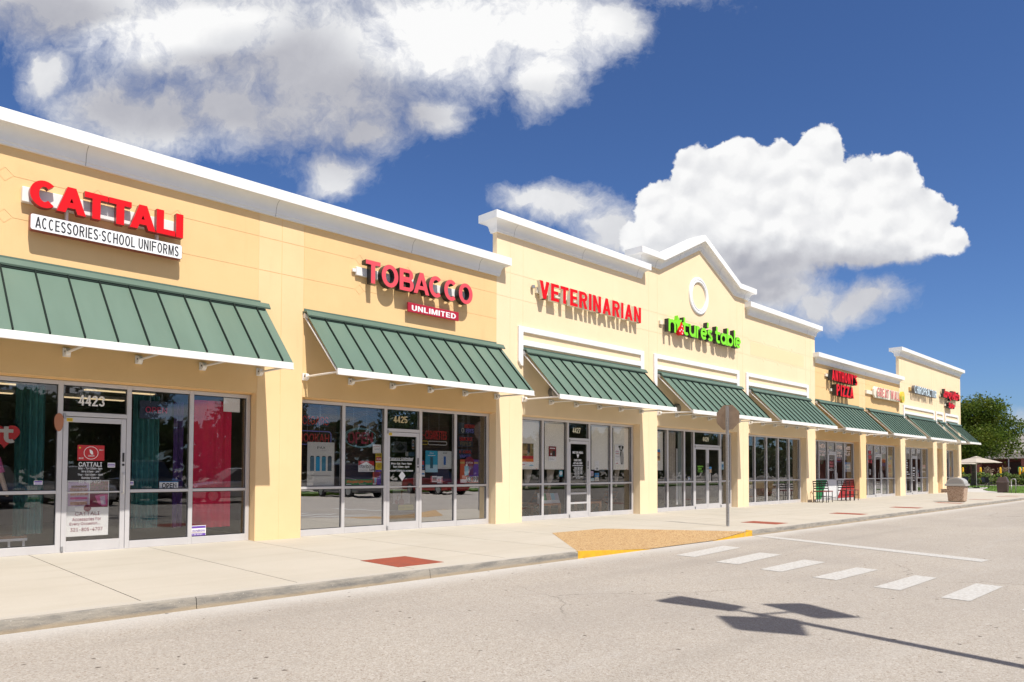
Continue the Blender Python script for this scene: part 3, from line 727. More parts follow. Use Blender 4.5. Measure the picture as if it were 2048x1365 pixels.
# ring medallion
rg = MB(); cx, cz = 21.555, 7.44
vs = []; fs = []; NR = 64
for r, y in ((.62, 12.8), (.62, 12.765), (.59, 12.745), (.54, 12.745), (.525, 12.76), (.50, 12.76), (.49, 12.745), (.46, 12.745), (.445, 12.765), (.445, 12.8)):
    vs += [(cx+r*math.cos(2*math.pi*k/NR), y, cz+r*1.035*math.sin(2*math.pi*k/NR)) for k in range(NR)]
for i in range(9):
    for k in range(NR): fs.append((i*NR+k, i*NR+(k+1) % NR, (i+1)*NR+(k+1) % NR, (i+1)*NR+k))
rg.add(vs, fs); rg.build('medallion', WHITE, BLD, smooth=False)
# white trim frames above the awnings
def trim(a, b):
    mb = MB()
    mb.prism_xz([(a, 4.25), (a+.09, 4.13), (a+.165, 4.13), (a+.165, 5.145), (a, 5.145)], 12.745, 12.80)
    mb.prism_xz([(b-.165, 4.13), (b-.09, 4.13), (b, 4.25), (b, 5.145), (b-.165, 5.145)], 12.745, 12.80)
    mb.box(a+.166, b-.166, 12.745, 12.80, 5.005, 5.145); mb.box(a+.166, b-.166, 12.748, 12.80, 4.665, 4.80)
    return mb.build('trim', WHITE, BLD, bevel=.008)
for a, b in ((12.79, 18.29), (18.84, 24.33), (24.87, 30.42), (42.95, 48.7), (49.03, 50.6), (51.0, 54.05)): trim(a, b)

# ------------------------------------------------------------------ shopfronts
HT = 2.855
def storefront(sl, sr, mull, doors=(), films=None, frost=(), default=GL, solid_low=None):
    """doors: (index of the bay that is a door, double?)"""
    films = films or {}
    fr = MB(); y0, y1 = 13.05, 13.155
    ms = [(sl, sl+.07)]+[(m-.035, m+.035) for m in mull]+[(sr-.07, sr)]
    for i, (a, b) in enumerate(ms): fr.box(a, b, y0, y1, ZS, HT)
    sf = None; panes = []; dpos = []
    for i in range(len(ms)-1):
        a, b = ms[i][1]+.0005, ms[i+1][0]-.0005
        fr.box(a, b, y0+.002, y1-.002, HT-.065, HT)
        if i in doors:
            fr.box(a, b, y0+.002, y1-.002, 2.295, 2.365)
            panes.append((a, b, 2.366, HT-.066, films.get((i, 2), GLD))); dpos.append((i, a, b)); continue
        fr.box(a, b, y0-.004, y1-.002, ZS, .245)
        if solid_low is None or i not in solid_low:
            fr.box(a, b, y0+.002, y1-.002, 1.055, 1.105)
        else: fr.box(a, b, y0+.002, y1-.002, 1.055, 1.105)
        panes.append((a, b, 1.106, HT-.066, films.get((i, 1), default)))
        panes.append((a, b, .246, 1.054, films.get((i, 0), default)))
    sf = fr.build('storefront', ALU, BLD, bevel=.004)
    for a, b, z0, z1, m in panes:
        if m is None: continue
        p = MB(); p.box(a, b, 13.097, 13.103, z0, z1, 0)
        for (u0, u1, w0, w1) in ((a, a+.012, z0, z1), (b-.012, b, z0, z1), (a+.012, b-.012, z1-.012, z1), (a+.012, b-.012, z0, z0+.012)):
            p.box(u0, u1, 13.088, 13.096, w0, w1, 1)
        p.build('pane', [m, GASKET], sf)
    return sf, dpos
def door(a, b, double=False, filmg=GLD, white_low=False, bars=False, handle_right=True):
    """one glazed leaf; returns the door part"""
    mb = MB(); y0, y1 = 13.055, 13.105; zb, zt = ZS+.012, 2.285; s = .078
    mb.box(a+.006, a+s, y0, y1, zb, zt); mb.box(b-s, b-.006, y0, y1, zb, zt)
    mb.box(a+s+.0005, b-s-.0005, y0+.002, y1-.002, zt-.085, zt); mb.box(a+s+.0005, b-s-.0005, y0+.002, y1-.002, zb, .295)
    mb.box(a+s+.0005, b-s-.0005, y0+.012, y1-.012, 1.06, 1.085)
    if bars:
        for z in (.80, .53): mb.box(a+s+.0005, b-s-.0005, y0+.008, y1-.012, z-.025, z+.025)
    mb.box(a, b, 13.045, 13.16, ZS-.002, ZS+.01)
    d = mb.build('door', ALU if not white_low else WHITE, BLD, bevel=.003)
    p = MB(); p.box(a+s+.001, b-s-.001, 13.079, 13.083, .296, zt-.086, 0); p.build('pane', [filmg], d)
    h = MB(); hx = b-.042 if handle_right else a+.042
    h.tube([(hx, 13.05, 1.38), (hx, 12.99, 1.37), (hx-.006, 12.975, 1.33), (hx-.006, 12.975, 1.10), (hx, 12.99, 1.06), (hx, 13.05, 1.05)], .011, 8)
    h.build('handle', WMETAL, d, smooth=True)
    l = MB(); l.prism_xz([(hx+.02*math.cos(t*.5236), 1.52+.02*math.sin(t*.5236)) for t in range(12)], 13.045, 13.054)
    l.prism_xz([(hx+.015, 1.57), (hx+.015, 1.72), (hx-.015, 1.72), (hx-.015, 1.57)][::-1], 13.049, 13.0545, 0)
    l.build('lock', GASKET, d)
    hg = MB(); hx2 = a+.0 if handle_right else b
    hg.tube([(hx2+.02, 13.04, ZS+.02), (hx2+.02, 13.04, ZS+.1)], .018, 8); hg.build('pivot', STEEL, d)
    hg = MB(); hg.tube([(hx2+.02, 13.04, 2.25), (hx2+.02, 13.04, 2.33)], .018, 8); hg.build('pivot', STEEL, d)
    return d
def decal(name, rect, y, m, parent, t=.002):
    mb = MB(); x0, x1, z0, z1 = rect; mb.box(x0, x1, y, y+t, z0, z1); return mb.build(name, m, parent)
def R_(xl, yt, yb, xr, Y):
    """rect on plane Y from left edge top/bottom and right edge x in the photo"""
    a = PY(xl, yt, Y); b = PY(xl, yb, Y); zc = (yt+yb)/2; c = PY(xr, zc, Y); return (a.x, c.x, b.z, a.z)

CREAMN = mat('address_vinyl', (.72, .70, .52), .5); WVIN = mat('white_vinyl', (.8, .8, .8), .5)
# shop 4423
sf, dp = storefront(.69, 5.9, (1.76, 2.80, 3.80, 4.825), doors=(2,))
D0 = door(dp[0][1], dp[0][2])
block('4423', R_(157.3, 790, 811, 209.4, 13.085), 13.085, .003, [WVIN, WVIN], BLD, w=.62, t=.2, h=.15, gap=.09, name='address_number')
t1 = text('lettering', 'CATTALI', R_(157.3, 924.5, 933.5, 204, 13.074), 13.074, .002, WVIN, D0, bold=.012)
L = [t1]
for body_, yt, yb, xl, xr in (('Mon - Tue 10am-6pm', 935, 940.3, 157, 204.5), ('Wed 10am-  pm', 941.5, 946.3, 163, 198), ('Thur - Sat 10am - 6pm', 947.8, 952.6, 155.3, 205.5), ('Sunday Closed', 954, 959, 163, 198), ('321-805-4707', 960.8, 967, 157.5, 202)):
    L.append(text('l', body_, R_(xl, yt, yb, xr, 13.074), 13.074, .002, WVIN, D0, bold=.012))
join(L)
# shop 4425
sf, dp = storefront(6.83, 12.05, (7.92, 8.97, 9.93, 10.97), doors=(2,), default=GLD,
                    films={(0, 0): GLF, (1, 0): GLF, (3, 0): GLF, (4, 0): GLF, (2, 2): GLT})
D1 = door(dp[0][1], dp[0][2], filmg=glass('glass_door_film', .55, .2, .0, .9))
TANV = mat('tan_vinyl', (.55, .47, .27), .5)
block('4425', R_(787.4, 832, 845.4, 815, 13.085), 13.085, .003, [TANV, TANV], BLD, w=.62, t=.2, h=.15, gap=.09, name='address_number')
L = [text('lettering', 'Tobacco Unlimited', R_(778.8, 914.5, 920, 826.4, 13.074), 13.074, .002, WVIN, D1, shear=.25)]
L[0].data = L[0].data
for body_, yt, yb, xl, xr, sh in (('Mon-Sat  9am-9pm', 925.6, 930.3, 782.7, 823, 0), ('Sun 10am-6pm', 931.8, 936.6, 786.4, 818.5, 0), ('NOBODY UNDER 18 ALLOWED', 940.5, 943.8, 779.6, 826, 0)):
    L.append(text('l', body_, R_(xl, yt, yb, xr, 13.074), 13.074, .002, WVIN, D1, bold=.012, shear=sh))
u0 = R_(779.5, 920.8, 921.6, 825.5, 13.074); ul = MB(); ul.box(u0[0], u0[1], 13.074, 13.076, u0[2], u0[3]); L.append(ul.build('l', WVIN, D1))
dm = PY(804.3, 952.2, 13.074); ul = MB(); ul.prism_xz([(dm.x-.09, dm.z), (dm.x, dm.z-.115), (dm.x+.09, dm.z), (dm.x, dm.z+.115)], 13.074, 13.076); L.append(ul.build('l', WVIN, D1))
join(L)
# shop 4427
sf, dp = storefront(12.98, 18.13, (14.03, 15.06, 16.01, 17.04), doors=(2,))
D2 = door(dp[0][1], dp[0][2], bars=True)
block('4427', R_(1145.4, 855.4, 866.3, 1161, 13.085), 13.085, .003, [CREAMN, CREAMN], BLD, w=.62, t=.2, h=.15, gap=.09, name='address_number')
L = []
r7 = lambda x, y: (1130+x/6.5, 830+y/6.5)
def ctext(body_, xl, yt, yb, xr, sc, ox, oy, par, m=WVIN, Y=13.074, bold=.02, shear=0.):
    return text('lettering', body_, R_(ox+xl/sc, oy+yt/sc, oy+yb/sc, ox+xr/sc, Y), Y, .002, m, par, bold=bold, shear=shear, res=2)
for body_, yt, yb, xl, xr in (('WEST END ANIMAL', 473, 505, 98, 235), ('CARE CLINIC', 577, 604, 118, 214), ('407-406-3000', 614, 643, 110, 224), ('www.WestEndAnimalCareClinic.com', 652, 666, 98, 235),
        ('Monday   8:00am   6:00pm', 678, 692, 122, 230), ('Tuesday   8:00am   6:00pm', 694, 708, 122, 228), ('Wednesday  8:00am  6:00pm', 711, 724, 108, 228), ('Thursday   8:00am   6:00pm', 728, 741, 116, 226),
        ('Friday   8:00am   6:00pm', 745, 757, 128, 226), ('Saturday   8:00am  2:00pm', 761, 775, 118, 228), ('Sunday  Closed', 779, 791, 124, 188), ('After Hours Emergency Hospital', 800, 813, 104, 228), ('407-555', 817, 829, 142, 194)):
    L.append(ctext(body_, xl, yt, yb, xr, 6.5, 1130, 830, D2))
tri = [PY(*r7(152, 515), 13.074), PY(*r7(184, 515), 13.074), PY(*r7(168, 566), 13.074)]
ul = MB(); ul.prism_xz([(tri[0].x, tri[0].z), (tri[2].x, tri[2].z), (tri[1].x, tri[0].z)], 13.074, 13.076); L.append(ul.build('l', WVIN, D2))
join(L)
# shop 4429, double doors
sf, dp = storefront(19.07, 24.25, (20.05, 21.065, 21.67, 23.49), doors=(3,))
mid = (dp[0][1]+dp[0][2])/2
D3a = door(dp[0][1], mid-.002, handle_right=True); D3b = door(mid+.002, dp[0][2], handle_right=False)
block('4429', R_(1405.5, 874.3, 883, 1417.3, 13.085), 13.085, .003, [CREAMN, CREAMN], BLD, w=.62, t=.2, h=.15, gap=.09, name='address_number')
LGV = mat('green_vinyl', (.20, .55, .03), .5)
L = [ctext("nature's", 612, 655, 682, 690, 7.18, 1310, 840, D3a, LGV), ctext('table', 618, 686, 716, 672, 7.18, 1310, 840, D3a, LGV), ctext('Fresh fast healthy', 612, 728, 740, 690, 7.18, 1310, 840, D3a, LGV), ctext('open daily', 622, 743, 754, 684, 7.18, 1310, 840, D3a, LGV)]
join(L)
# bay without a door
storefront(25.1, 30.25, (26.12, 27.11, 28.14, 29.14))
# pizza shop 4431: flag panels fill the low panes
sf, dp = storefront(31.2, 36.37, (32.2, 33.2, 34.14, 35.18), doors=(2,))
D5 = door(dp[0][1], dp[0][2])
block('4431', R_(1628+290/9.75, 870+215/9.75, 870+280/9.75, 1628+348/9.75, 13.085), 13.085, .003, [CREAMN, CREAMN], BLD, w=.62, t=.2, h=.15, gap=.09, name='address_number')
fg = mat('flag_green', (.008, .18, .06), .5); fw = mat('flag_white', (.74, .74, .74), .5); frd = mat('flag_red', (.36, .012, .016), .5)
fp = MB()
fp.box(31.28, 34.10, 13.04, 13.046, .25, 1.05, 1); fp.box(34.18, 36.28, 13.04, 13.046, .25, 1.05, 1)
fp.prism_xz([(31.28, .2), (32.35, .2), (33.0, 1.05), (31.28, 1.05)], 13.032, 13.039, 0)
fp.prism_xz([(34.2, .2), (36.28, .2), (36.28, 1.05), (35.1, 1.05)], 13.032, 13.039, 2)
fp.build('flag_panel', [fg, fw, frd], BLD)
dpn = MB(); dpn.box(dp[0][1]+.085, dp[0][2]-.085, 13.066, 13.072, .30, 1.055); dpn.build('kick_panel', fw, D5)
PV = mat('pale_pink_vinyl', (.8, .68, .64), .5)
t5 = lambda b_, xl, yt, yb, xr, **k: ctext(b_, xl, yt, yb, xr, 9.75, 1628, 870, BLD, PV, 13.085, **k)
join([t5('PASTA', 88, 175, 255, 217, bold=.05), t5('Pizza by', 100, 295, 350, 215, shear=.3, bold=.03), t5('the Slice', 98, 362, 412, 213, shear=.3, bold=.03)])
join([t5('WINGS', 432, 205, 280, 548, bold=.05), t5('Calzone', 450, 325, 370, 520, shear=.3, bold=.03), t5('Sm Pizza', 440, 385, 425, 545, shear=.3, bold=.03)])
join([t5('& MORE', 592, 222, 290, 706, bold=.05), t5('Lunch Special', 595, 312, 342, 702, shear=.3, bold=.02), t5('$4.99', 600, 352, 418, 700, shear=.3, bold=.04)])
join([ctext("Anthony's", 307, 480, 500, 372, 9.75, 1628, 870, D5, PV), ctext('PIZZA', 302, 520, 568, 383, 9.75, 1628, 870, D5, mat('dim_red_vinyl', (.45, .09, .10), .5), bold=.05), ctext('PASTA', 303, 582, 632, 382, 9.75, 1628, 870, D5, mat('dim_red_vinyl', (.45, .09, .10), .5), bold=.05),
      ctext('Open 7 Days', 320, 645, 660, 360, 9.75, 1628, 870, D5), ctext('Mon-Thu 11-9', 300, 668, 684, 390, 9.75, 1628, 870, D5), ctext('Fri-Sat 11-10', 302, 688, 702, 388, 9.75, 1628, 870, D5)])
# shop 4433
sf, dp = storefront(37.27, 42.36, (38.23, 39.25, 40.26, 41.22), doors=(2,), films={(0, 0): GLFR, (1, 0): GLFR, (3, 0): GLFR, (4, 0): GLFR})
D6 = door(dp[0][1], dp[0][2])
block('4433', R_(1728+258/11.375, 880+215/11.375, 880+275/11.375, 1728+310/11.375, 13.085), 13.085, .003, [CREAMN, CREAMN], BLD, w=.62, t=.2, h=.15, gap=.09, name='address_number')
RV = mat('red_vinyl', (.42, .015, .02), .5)
join([text('window_lettering', c_, R_(1728+xl/11.375, 880+yt/11.375, 880+yb/11.375, 1728+xr/11.375, 13.085), 13.085, .003, RV, BLD, bold=.01) for c_, xl, xr, yt, yb in (('\u9577', 105, 160, 245, 322), ('\u57ce', 100, 168, 355, 430), ('\u9910\u9928', 88, 182, 455, 530))])
# shop 4435
sf, dp = storefront(43.27, 48.38, (44.25, 45.23, 46.24, 47.19), doors=(2,))
D7 = door(dp[0][1], dp[0][2])
block('4435', R_(1805+230/12.41, 890+170/12.41, 890+230/12.41, 1805+290/12.41, 13.085), 13.085, .003, [WVIN, WVIN], BLD, w=.62, t=.2, h=.15, gap=.09, name='address_number')
wt = MB()
for i, (y0, y1, xr) in enumerate(((385, 402, 120), (437, 462, 135), (495, 522, 135), (553, 578, 135), (612, 630, 118), (662, 690, 148), (722, 742, 185))):
    q = R_(1805+92/12.41, 890+y0/12.41, 890+y1/12.41, 1805+xr/12.41, 13.085); n = max(2, int((xr-88)/14))
    for j in range(n):
        a = q[0]+(q[1]-q[0])*j/n; b = q[0]+(q[1]-q[0])*(j+.78)/n; wt.box(a, b, 13.085, 13.088, q[2], q[3])
wt.build('window_lettering', WVIN, BLD)
wt = MB()
for y0, y1 in ((560, 575), (585, 600), (630, 655), (705, 722), (748, 765), (872, 890)):
    q = R_(1805+255/12.41, 890+y0/12.41, 890+y1/12.41, 1805+305/12.41, 13.074); wt.box(q[0], q[1], 13.073, 13.075, q[2], q[3])
wt.build('lettering', WVIN, D7)
# plain recess and the last window
rc = MB(); rc.box(49.28, 50.39, 13.04, 13.16, ZS, LZ-.031); rc.build('recess_wall', W_VET, BLD)
storefront(51.33, 53.94, (52.16, 52.96, ))

# ------------------------------------------------------------------ awnings
AW = 1.28
def awning(L, label, loc, rz=0., group='green metal awnings over the shopfronts'):
    t = thing('awning', label, 'awning', loc, group, rz)          # origin: wall foot of the fascia line, z = fascia bottom
    # local frame: x along the wall, -y out from it, z up from the fascia bottom
    p = MB(); a = Vector((0, -.12, 1.30)); b = Vector((0, -AW, .115)); d = (b-a).normalized(); n = Vector((0, d.z, -d.y)); n = n if n.z > 0 else -n
    th = .018
    q = [(a.y, a.z), (a.y-n.y*th, a.z-n.z*th), (b.y-n.y*th, b.z-n.z*th), (b.y, b.z)]
    p.prism_yz(q, 0, L)
    p.build('roof_panel', GREEN, t, local=True)
    sm = MB(); nr = max(2, round(L/.432)-0); first = .34
    k = 0
    while first+k*.431 < L-.08:
        x = first+k*.431
        s0 = a+d*.015; s1 = b-d*.008
        h = n*.034
        sm.prism_yz([(s0.y, s0.z), (s1.y, s1.z), (s1.y+h.y, s1.z+h.z), (s0.y+h.y, s0.z+h.z)], x-.009, x+.009)
        k += 1
    sm.build('seam', SEAMD, t, local=True)
    cp = MB(); o = n*.05
    c0 = Vector((0, -.02, 1.37)); c1 = a+o; c2 = a+d*.10+o
    cp.prism_yz([(0, 1.36), (c1.y, c1.z+.02), (c2.y, c2.z), (c2.y-n.y*.012, c2.z-n.z*.012-.02), (c1.y-n.y*.012, c1.z-.01), (0, 1.33)], -.03, L+.08)
    cp.box(.0, L-.02, -.012, 0, 1.36, 1.42)
    cp.build('ridge_cap', GREEN2, t, local=True)
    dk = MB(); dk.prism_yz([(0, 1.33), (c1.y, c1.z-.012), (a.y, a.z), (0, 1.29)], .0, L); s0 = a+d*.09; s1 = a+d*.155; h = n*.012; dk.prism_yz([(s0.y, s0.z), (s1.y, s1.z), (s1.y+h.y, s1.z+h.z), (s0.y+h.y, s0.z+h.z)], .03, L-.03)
    dk.build('ridge_rail_shade', SEAMD, t, local=True)  # rail under the cap, plus a dark strip painting the shadow line below
    fa = MB(); fa.prism_yz([(-AW+.03, 0), (-AW+.03, .09), (-AW-.002, .118), (-AW-.012, .11), (-AW-.012, 0)], 0, L)
    fa.box(0, L, -AW-.03, -AW-.012, .0, .022)
    fa.build('fascia', WMETAL, t, local=True)
    for x in (.018, L-.018):
        e = MB(); u = n*-.045
        e.tube([a+Vector((x, .04, -.05))+u, b+Vector((x, .015, .0))+u], .02, 6)
        e.tube([Vector((x, -AW+.015, .10)), Vector((x, -AW+.015, .0))], .018, 6)
        e.tube([Vector((x-.035, -.05, 1.27)), Vector((x+.035, -.05, 1.27))], .05, 12)
        e.build('end_frame', WMETAL, t, local=True)
    n_ = max(2, round(L/1.04)+1)
    for i in range(n_):
        x = .03+(L-.06)*i/(n_-1)
        m = MB(); m.tube([(x, -.06, .07), (x, -AW+.02, .055)], .02, 8)
        ar = m.build('arm', WMETAL, t, local=True)
        k = MB(); k.tube([(x-.035, -.075, .07), (x+.035, -.075, .07)], .062, 14); k.box(x-.055, x+.055, -.03, 0, -.0, .14)
        br = k.build('bracket', WMETAL, ar, local=True, bevel=.006)
        k = MB(); k.tube([(x-.042, -.075, .075), (x-.036, -.075, .075)], .016, 8); k.build('bolt', GASKET, ar, local=True)
    return t
AWN = [(.69, 5.965, 'green standing seam awning over the door numbered 4423, cut by the photo edge'), (6.84, 12.06, 'green standing seam awning over the smoke shop window with neon signs'),
       (12.97, 18.15, 'green standing seam awning under the red veterinary lettering'), (19.07, 24.27, 'green standing seam awning over the double doors numbered 4429, behind the stop sign'),
       (25.12, 30.27, 'green standing seam awning over the shopfront bay that has no door'), (31.2, 36.39, 'green standing seam awning over the window with green, white and red panels'),
       (37.27, 42.39, 'green standing seam awning below the sign ending in a yellow disc'), (43.27, 48.4, 'green standing seam awning below the pale blue chiropractor lettering'),
       (49.28, 50.42, 'narrow green awning over the blank recess, shortest of the row'), (51.33, 54.1, 'green standing seam awning at the far corner, next to the tree')]
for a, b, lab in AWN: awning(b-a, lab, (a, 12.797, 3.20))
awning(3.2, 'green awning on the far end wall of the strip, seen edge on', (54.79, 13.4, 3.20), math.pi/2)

# ------------------------------------------------------------------ shop signs
SG = 'channel letter signs above the awnings'
def sign(name, label, x, z): return thing(name, label, 'shop sign', (x, 12.8, z), SG)
s = sign('shop_sign', 'large red channel letters over a white plate listing accessories and school uniforms', 3.3, 5.4)
block('CATTALI', (2.235, 4.45, 5.405, 5.81), 12.575, .12, [REDF, REDS], s, w=1.1, t=.34, h=.225, gap=.03)
rw = MB(); rw.box(2.16, 4.36, 12.695, 12.795, 5.47, 5.70); rw.build('raceway', WMETAL, s, bevel=.01)
pl = MB(); r_ = .03; x0, x1, z0, z1 = 2.25, 4.445, 5.045, 5.285
cor = lambda cx_, cz_, a0: [(cx_+r_*math.cos(a0+t*math.pi/8), cz_+r_*math.sin(a0+t*math.pi/8)) for t in range(5)]
outl = cor(x1-r_, z1-r_, 0)+cor(x0+r_, z1-r_, math.pi/2)+cor(x0+r_, z0+r_, math.pi)+cor(x1-r_, z0+r_, 1.5*math.pi)
pl.prism_xz(outl, 12.60, 12.72, 0); pl.prism_xz([(3.35+(x-3.35)*.994, 5.165+(z-5.165)*.97) for x, z in outl], 12.592, 12.5995, 1)
po = pl.build('plate', [REDS, PANELW], s)
block('ACCESSORIES\u00b7SCHOOL UNIFORMS', (2.315, 4.385, 5.083, 5.25), 12.587, .0045, [INK, INK], po, w=.50, t=.125, h=.115, gap=.12, space=.26, name='lettering')
st = MB()
for x in (2.75, 4.08): st.box(x-.018, x+.018, 12.70, 12.795, 5.284, 5.47)
st.build('strut', WMETAL, s)
s = sign('shop_sign', 'pinkish red letters with black sides above a small maroon box sign', 9.6, 5.3)
block('TOBACCO', (8.10, 11.05, 5.345, 5.82), 12.565, .16, [PINKF, DARKR], s, w=.88, t=.22, h=.185, gap=.07)
rw = MB(); rw.box(7.98, 11.0, 12.725, 12.795, 5.5, 5.68); rw.box(7.9, 7.979, 12.74, 12.79, 5.56, 5.63); rw.build('raceway', WMETAL, s, bevel=.008)
bx = MB(); bx.box(9.25, 10.70, 12.655, 12.70, 4.93, 5.135); bo = bx.build('box', MAROON, s, bevel=.004)
block('UNLIMITED', (9.345, 10.61, 4.965, 5.085), 12.650, .0045, [PANELW, PANELW], bo, w=.72, t=.2, h=.17, gap=.12, name='lettering')
bx = MB()
for x in (9.6, 10.3): bx.box(x-.02, x+.02, 12.70, 12.795, 5.0, 5.04)
bx.build('strut', WMETAL, s)
s = sign('shop_sign', 'bright red letters with cream sides spelling veterinarian', 15.6, 6.1)
block('VETERINARIAN', (13.40, 17.91, 5.943, 6.408), 12.60, .11, [REDF, IVORY], s, w=.66, t=.21, h=.18, gap=.11)
rw = MB(); rw.box(13.42, 17.9, 12.72, 12.795, 6.1, 6.25); rw.build('raceway', IVORY, s); rw = MB(); rw.lathe([(0, 0), (.05, 0), (.05, .07), (0, .07)], (13.3, 12.74, 6.2), 12); rw.build('junction_box', STEEL, s)
s = sign('shop_sign', 'lime green rounded letters with a strawberry in place of one letter', 21.7, 6.1)
q = lambda x, y: (lambda p: (p.x, p.z))(PY(1310+x/10.78, 610+y/10.78, 12.56))
base = 5.90
xs_ = [q(x, 600)[0] for x in (292, 452, 590, 727, 738, 880, 892, 975, 985, 1122, 1132, 1240, 1298, 1408, 1412, 1545, 1552, 1685, 1694, 1728, 1735, 1850)]
script_letters("nture'stable", [(xs_[0], xs_[1]), (xs_[2], xs_[3]), (xs_[4], xs_[5]), (xs_[6], xs_[7]), (xs_[8], xs_[9]), (xs_[9]-.02, xs_[9]+.10), (xs_[10], xs_[11]), (xs_[12], xs_[13]), (xs_[14], xs_[15]), (xs_[16], xs_[17]), (xs_[18], xs_[19]+.02), (xs_[20], xs_[21])], base, .41, .62, .10, 12.555, .16, [LGREEN, DARKR], s)
sx0, sx1 = xs_[1]+.03, xs_[2]+.12; w = sx1-sx0
cx0 = (sx0+sx1)/2
lf = MB(); n_ = 5
star = []
for k in range(10):
    r0 = .26 if k % 2 == 0 else .125; an = math.pi/2+k*math.pi/5+.25; star.append((cx0-.07+r0*.9*math.cos(an), base+.34+r0*math.sin(an)))
lf.prism_xz(star, 12.575, 12.70, 0); lf.build('leaf', [LGREEN], s)
sb = MB(); prof_ = [(.0, .38), (.09, .30), (.14, .18), (.155, .08), (.12, -.02), (.02, -.05), (-.08, -.03), (-.17, .05), (-.19, .13), (-.12, .20), (-.05, .26)]
sb.prism_xz([(cx0+.05+x, base+.02+z) for x, z in reversed(prof_)], 12.555, 12.69, 0)
sb.build('strawberry', [REDF], s)
sd_ = MB()
for x, z in ((.04, .24), (.0, .13), (.1, .1), (-.09, .07), (.05, .01)): sd_.prism_xz([(cx0+.05+x+.024*math.cos(t*.785), base+.02+z+.028*math.sin(t*.785)) for t in range(8)], 12.549, 12.5545)
sd_.build('seed', [PANELW], s)
rw = MB(); rw.box(19.5, 24.0, 12.735, 12.795, 6.02, 6.14); rw.box(19.15, 19.32, 12.73, 12.795, 6.12, 6.25); rw.build('raceway', IVORY, s, bevel=.006)
s = sign('shop_sign', 'dark sided red letters in two lines naming a pizza shop', 33.9, 5.4)
block("ANTHONY'S", (32.37, 35.42, 5.525, 6.005), 12.52, .2, [REDF, DARKR], s, w=.58, t=.19, h=.17, gap=.10); block('PIZZA', (32.88, 34.95, 4.875, 5.39), 12.52, .2, [REDF, DARKR], s, w=.62, t=.2, h=.18, gap=.11)
rw = MB(); rw.box(32.2, 35.3, 12.725, 12.795, 5.7, 5.82); rw.box(32.75, 34.9, 12.725, 12.795, 5.08, 5.2); rw.build('raceway', IVORY, s)
s = sign('shop_sign', 'faded red letters on a cream capsule ending in a yellow disc', 40, 5.4)
DIM = mat('faded_red', (.62, .16, .15), .5)
cap = MB(); cap.prism_xz([(38.1, 5.17), (42.0, 5.2), (42.0, 5.74), (38.1, 5.74), (37.95, 5.6), (37.95, 5.3)], 12.62, 12.72); cap.build('capsule', IVORY, s, bevel=.02)
block('GREAT WALL', (38.2, 41.75, 5.25, 5.70), 12.56, .06, [DIM, IVORY], s, w=.62, t=.19, h=.16, gap=.13)
dc = MB(); dc.prism_xz([(42.02+.27*math.cos(k*math.pi/16), 5.47+.31*math.sin(k*math.pi/16)) for k in range(32)], 12.50, 12.619, 0)
dc.build('disc', mat('yellow_disc', (.72, .55, .06), .5), s); dc = MB(); dc.prism_xz([(42.0+.1*math.cos(k*math.pi/6), 5.40+.13*math.sin(k*math.pi/6)) for k in range(12)], 12.494, 12.4995); dc.build('emblem', mat('disc_green', (.25, .42, .06), .5), s)
rw = MB(); rw.box(37.2, 40.5, 12.721, 12.795, 5.32, 5.5); rw.build('raceway', IVORY, s)
s = sign('shop_sign', 'pale blue white letters with dark sides spelling chiropractor', 46.3, 6.1)
block('CHIROPRACTOR', (44.2, 48.43, 5.885, 6.32), 12.55, .17, [mat('ice_face', (.62, .74, .80), .4), mat('grey_return', (.13, .12, .12), .4)], s, w=.62, t=.17, h=.15, gap=.10)
rw = MB(); rw.box(43.95, 48.3, 12.721, 12.795, 6.02, 6.2); rw.build('raceway', mat('ochre_paint', (.55, .36, .14), .6), s)
s = sign('shop_sign', 'slanting red brush letters in two lines at the far corner of the strip', 51.8, 6)
join([text('letters', "Jersey Mike's", (49.9, 53.6, 5.93, 6.62), 12.55, .17, [REDF, DARKR], s, bold=.045, shear=.18), text('l', 'Subs', (51.0, 52.35, 5.46, 5.84), 12.55, .17, [REDF, DARKR], s, bold=.045, shear=.18)])
rw = MB(); rw.box(49.8, 53.4, 12.721, 12.795, 6.12, 6.24); rw.box(50.85, 52.2, 12.721, 12.795, 5.6, 5.72); rw.build('raceway', IVORY, s)

# round lamps on the wall under the awnings
def wall_lamp(x, z, label):
    t = thing('wall_lamp', label, 'wall lamp', (x, 12.8, z), 'round wall lamps under the awnings')
    m = MB(); m.tube([(x, 12.8, z), (x, 12.70, z)], .15, 20); m.build('housing', mat('lamp_grey', (.18, .17, .16), .5), t)
    m = MB(); m.tube([(x, 12.6995, z), (x, 12.66, z)], [.125, .10], 20); m.build('lens', mat('lamp_lens', (.34, .31, .27), .25), t)
for px_, py_, lb in ((1357, 817, 'round grey wall lamp between the veterinary and double door awnings'), (1109, 785, 'round wall lamp half hidden by the veterinary awning edge'), (1533, 836, 'round wall lamp half hidden left of the doorless bay awning')):
    p_ = PY(px_, py_, 12.7); wall_lamp(p_.x, p_.z, lb)

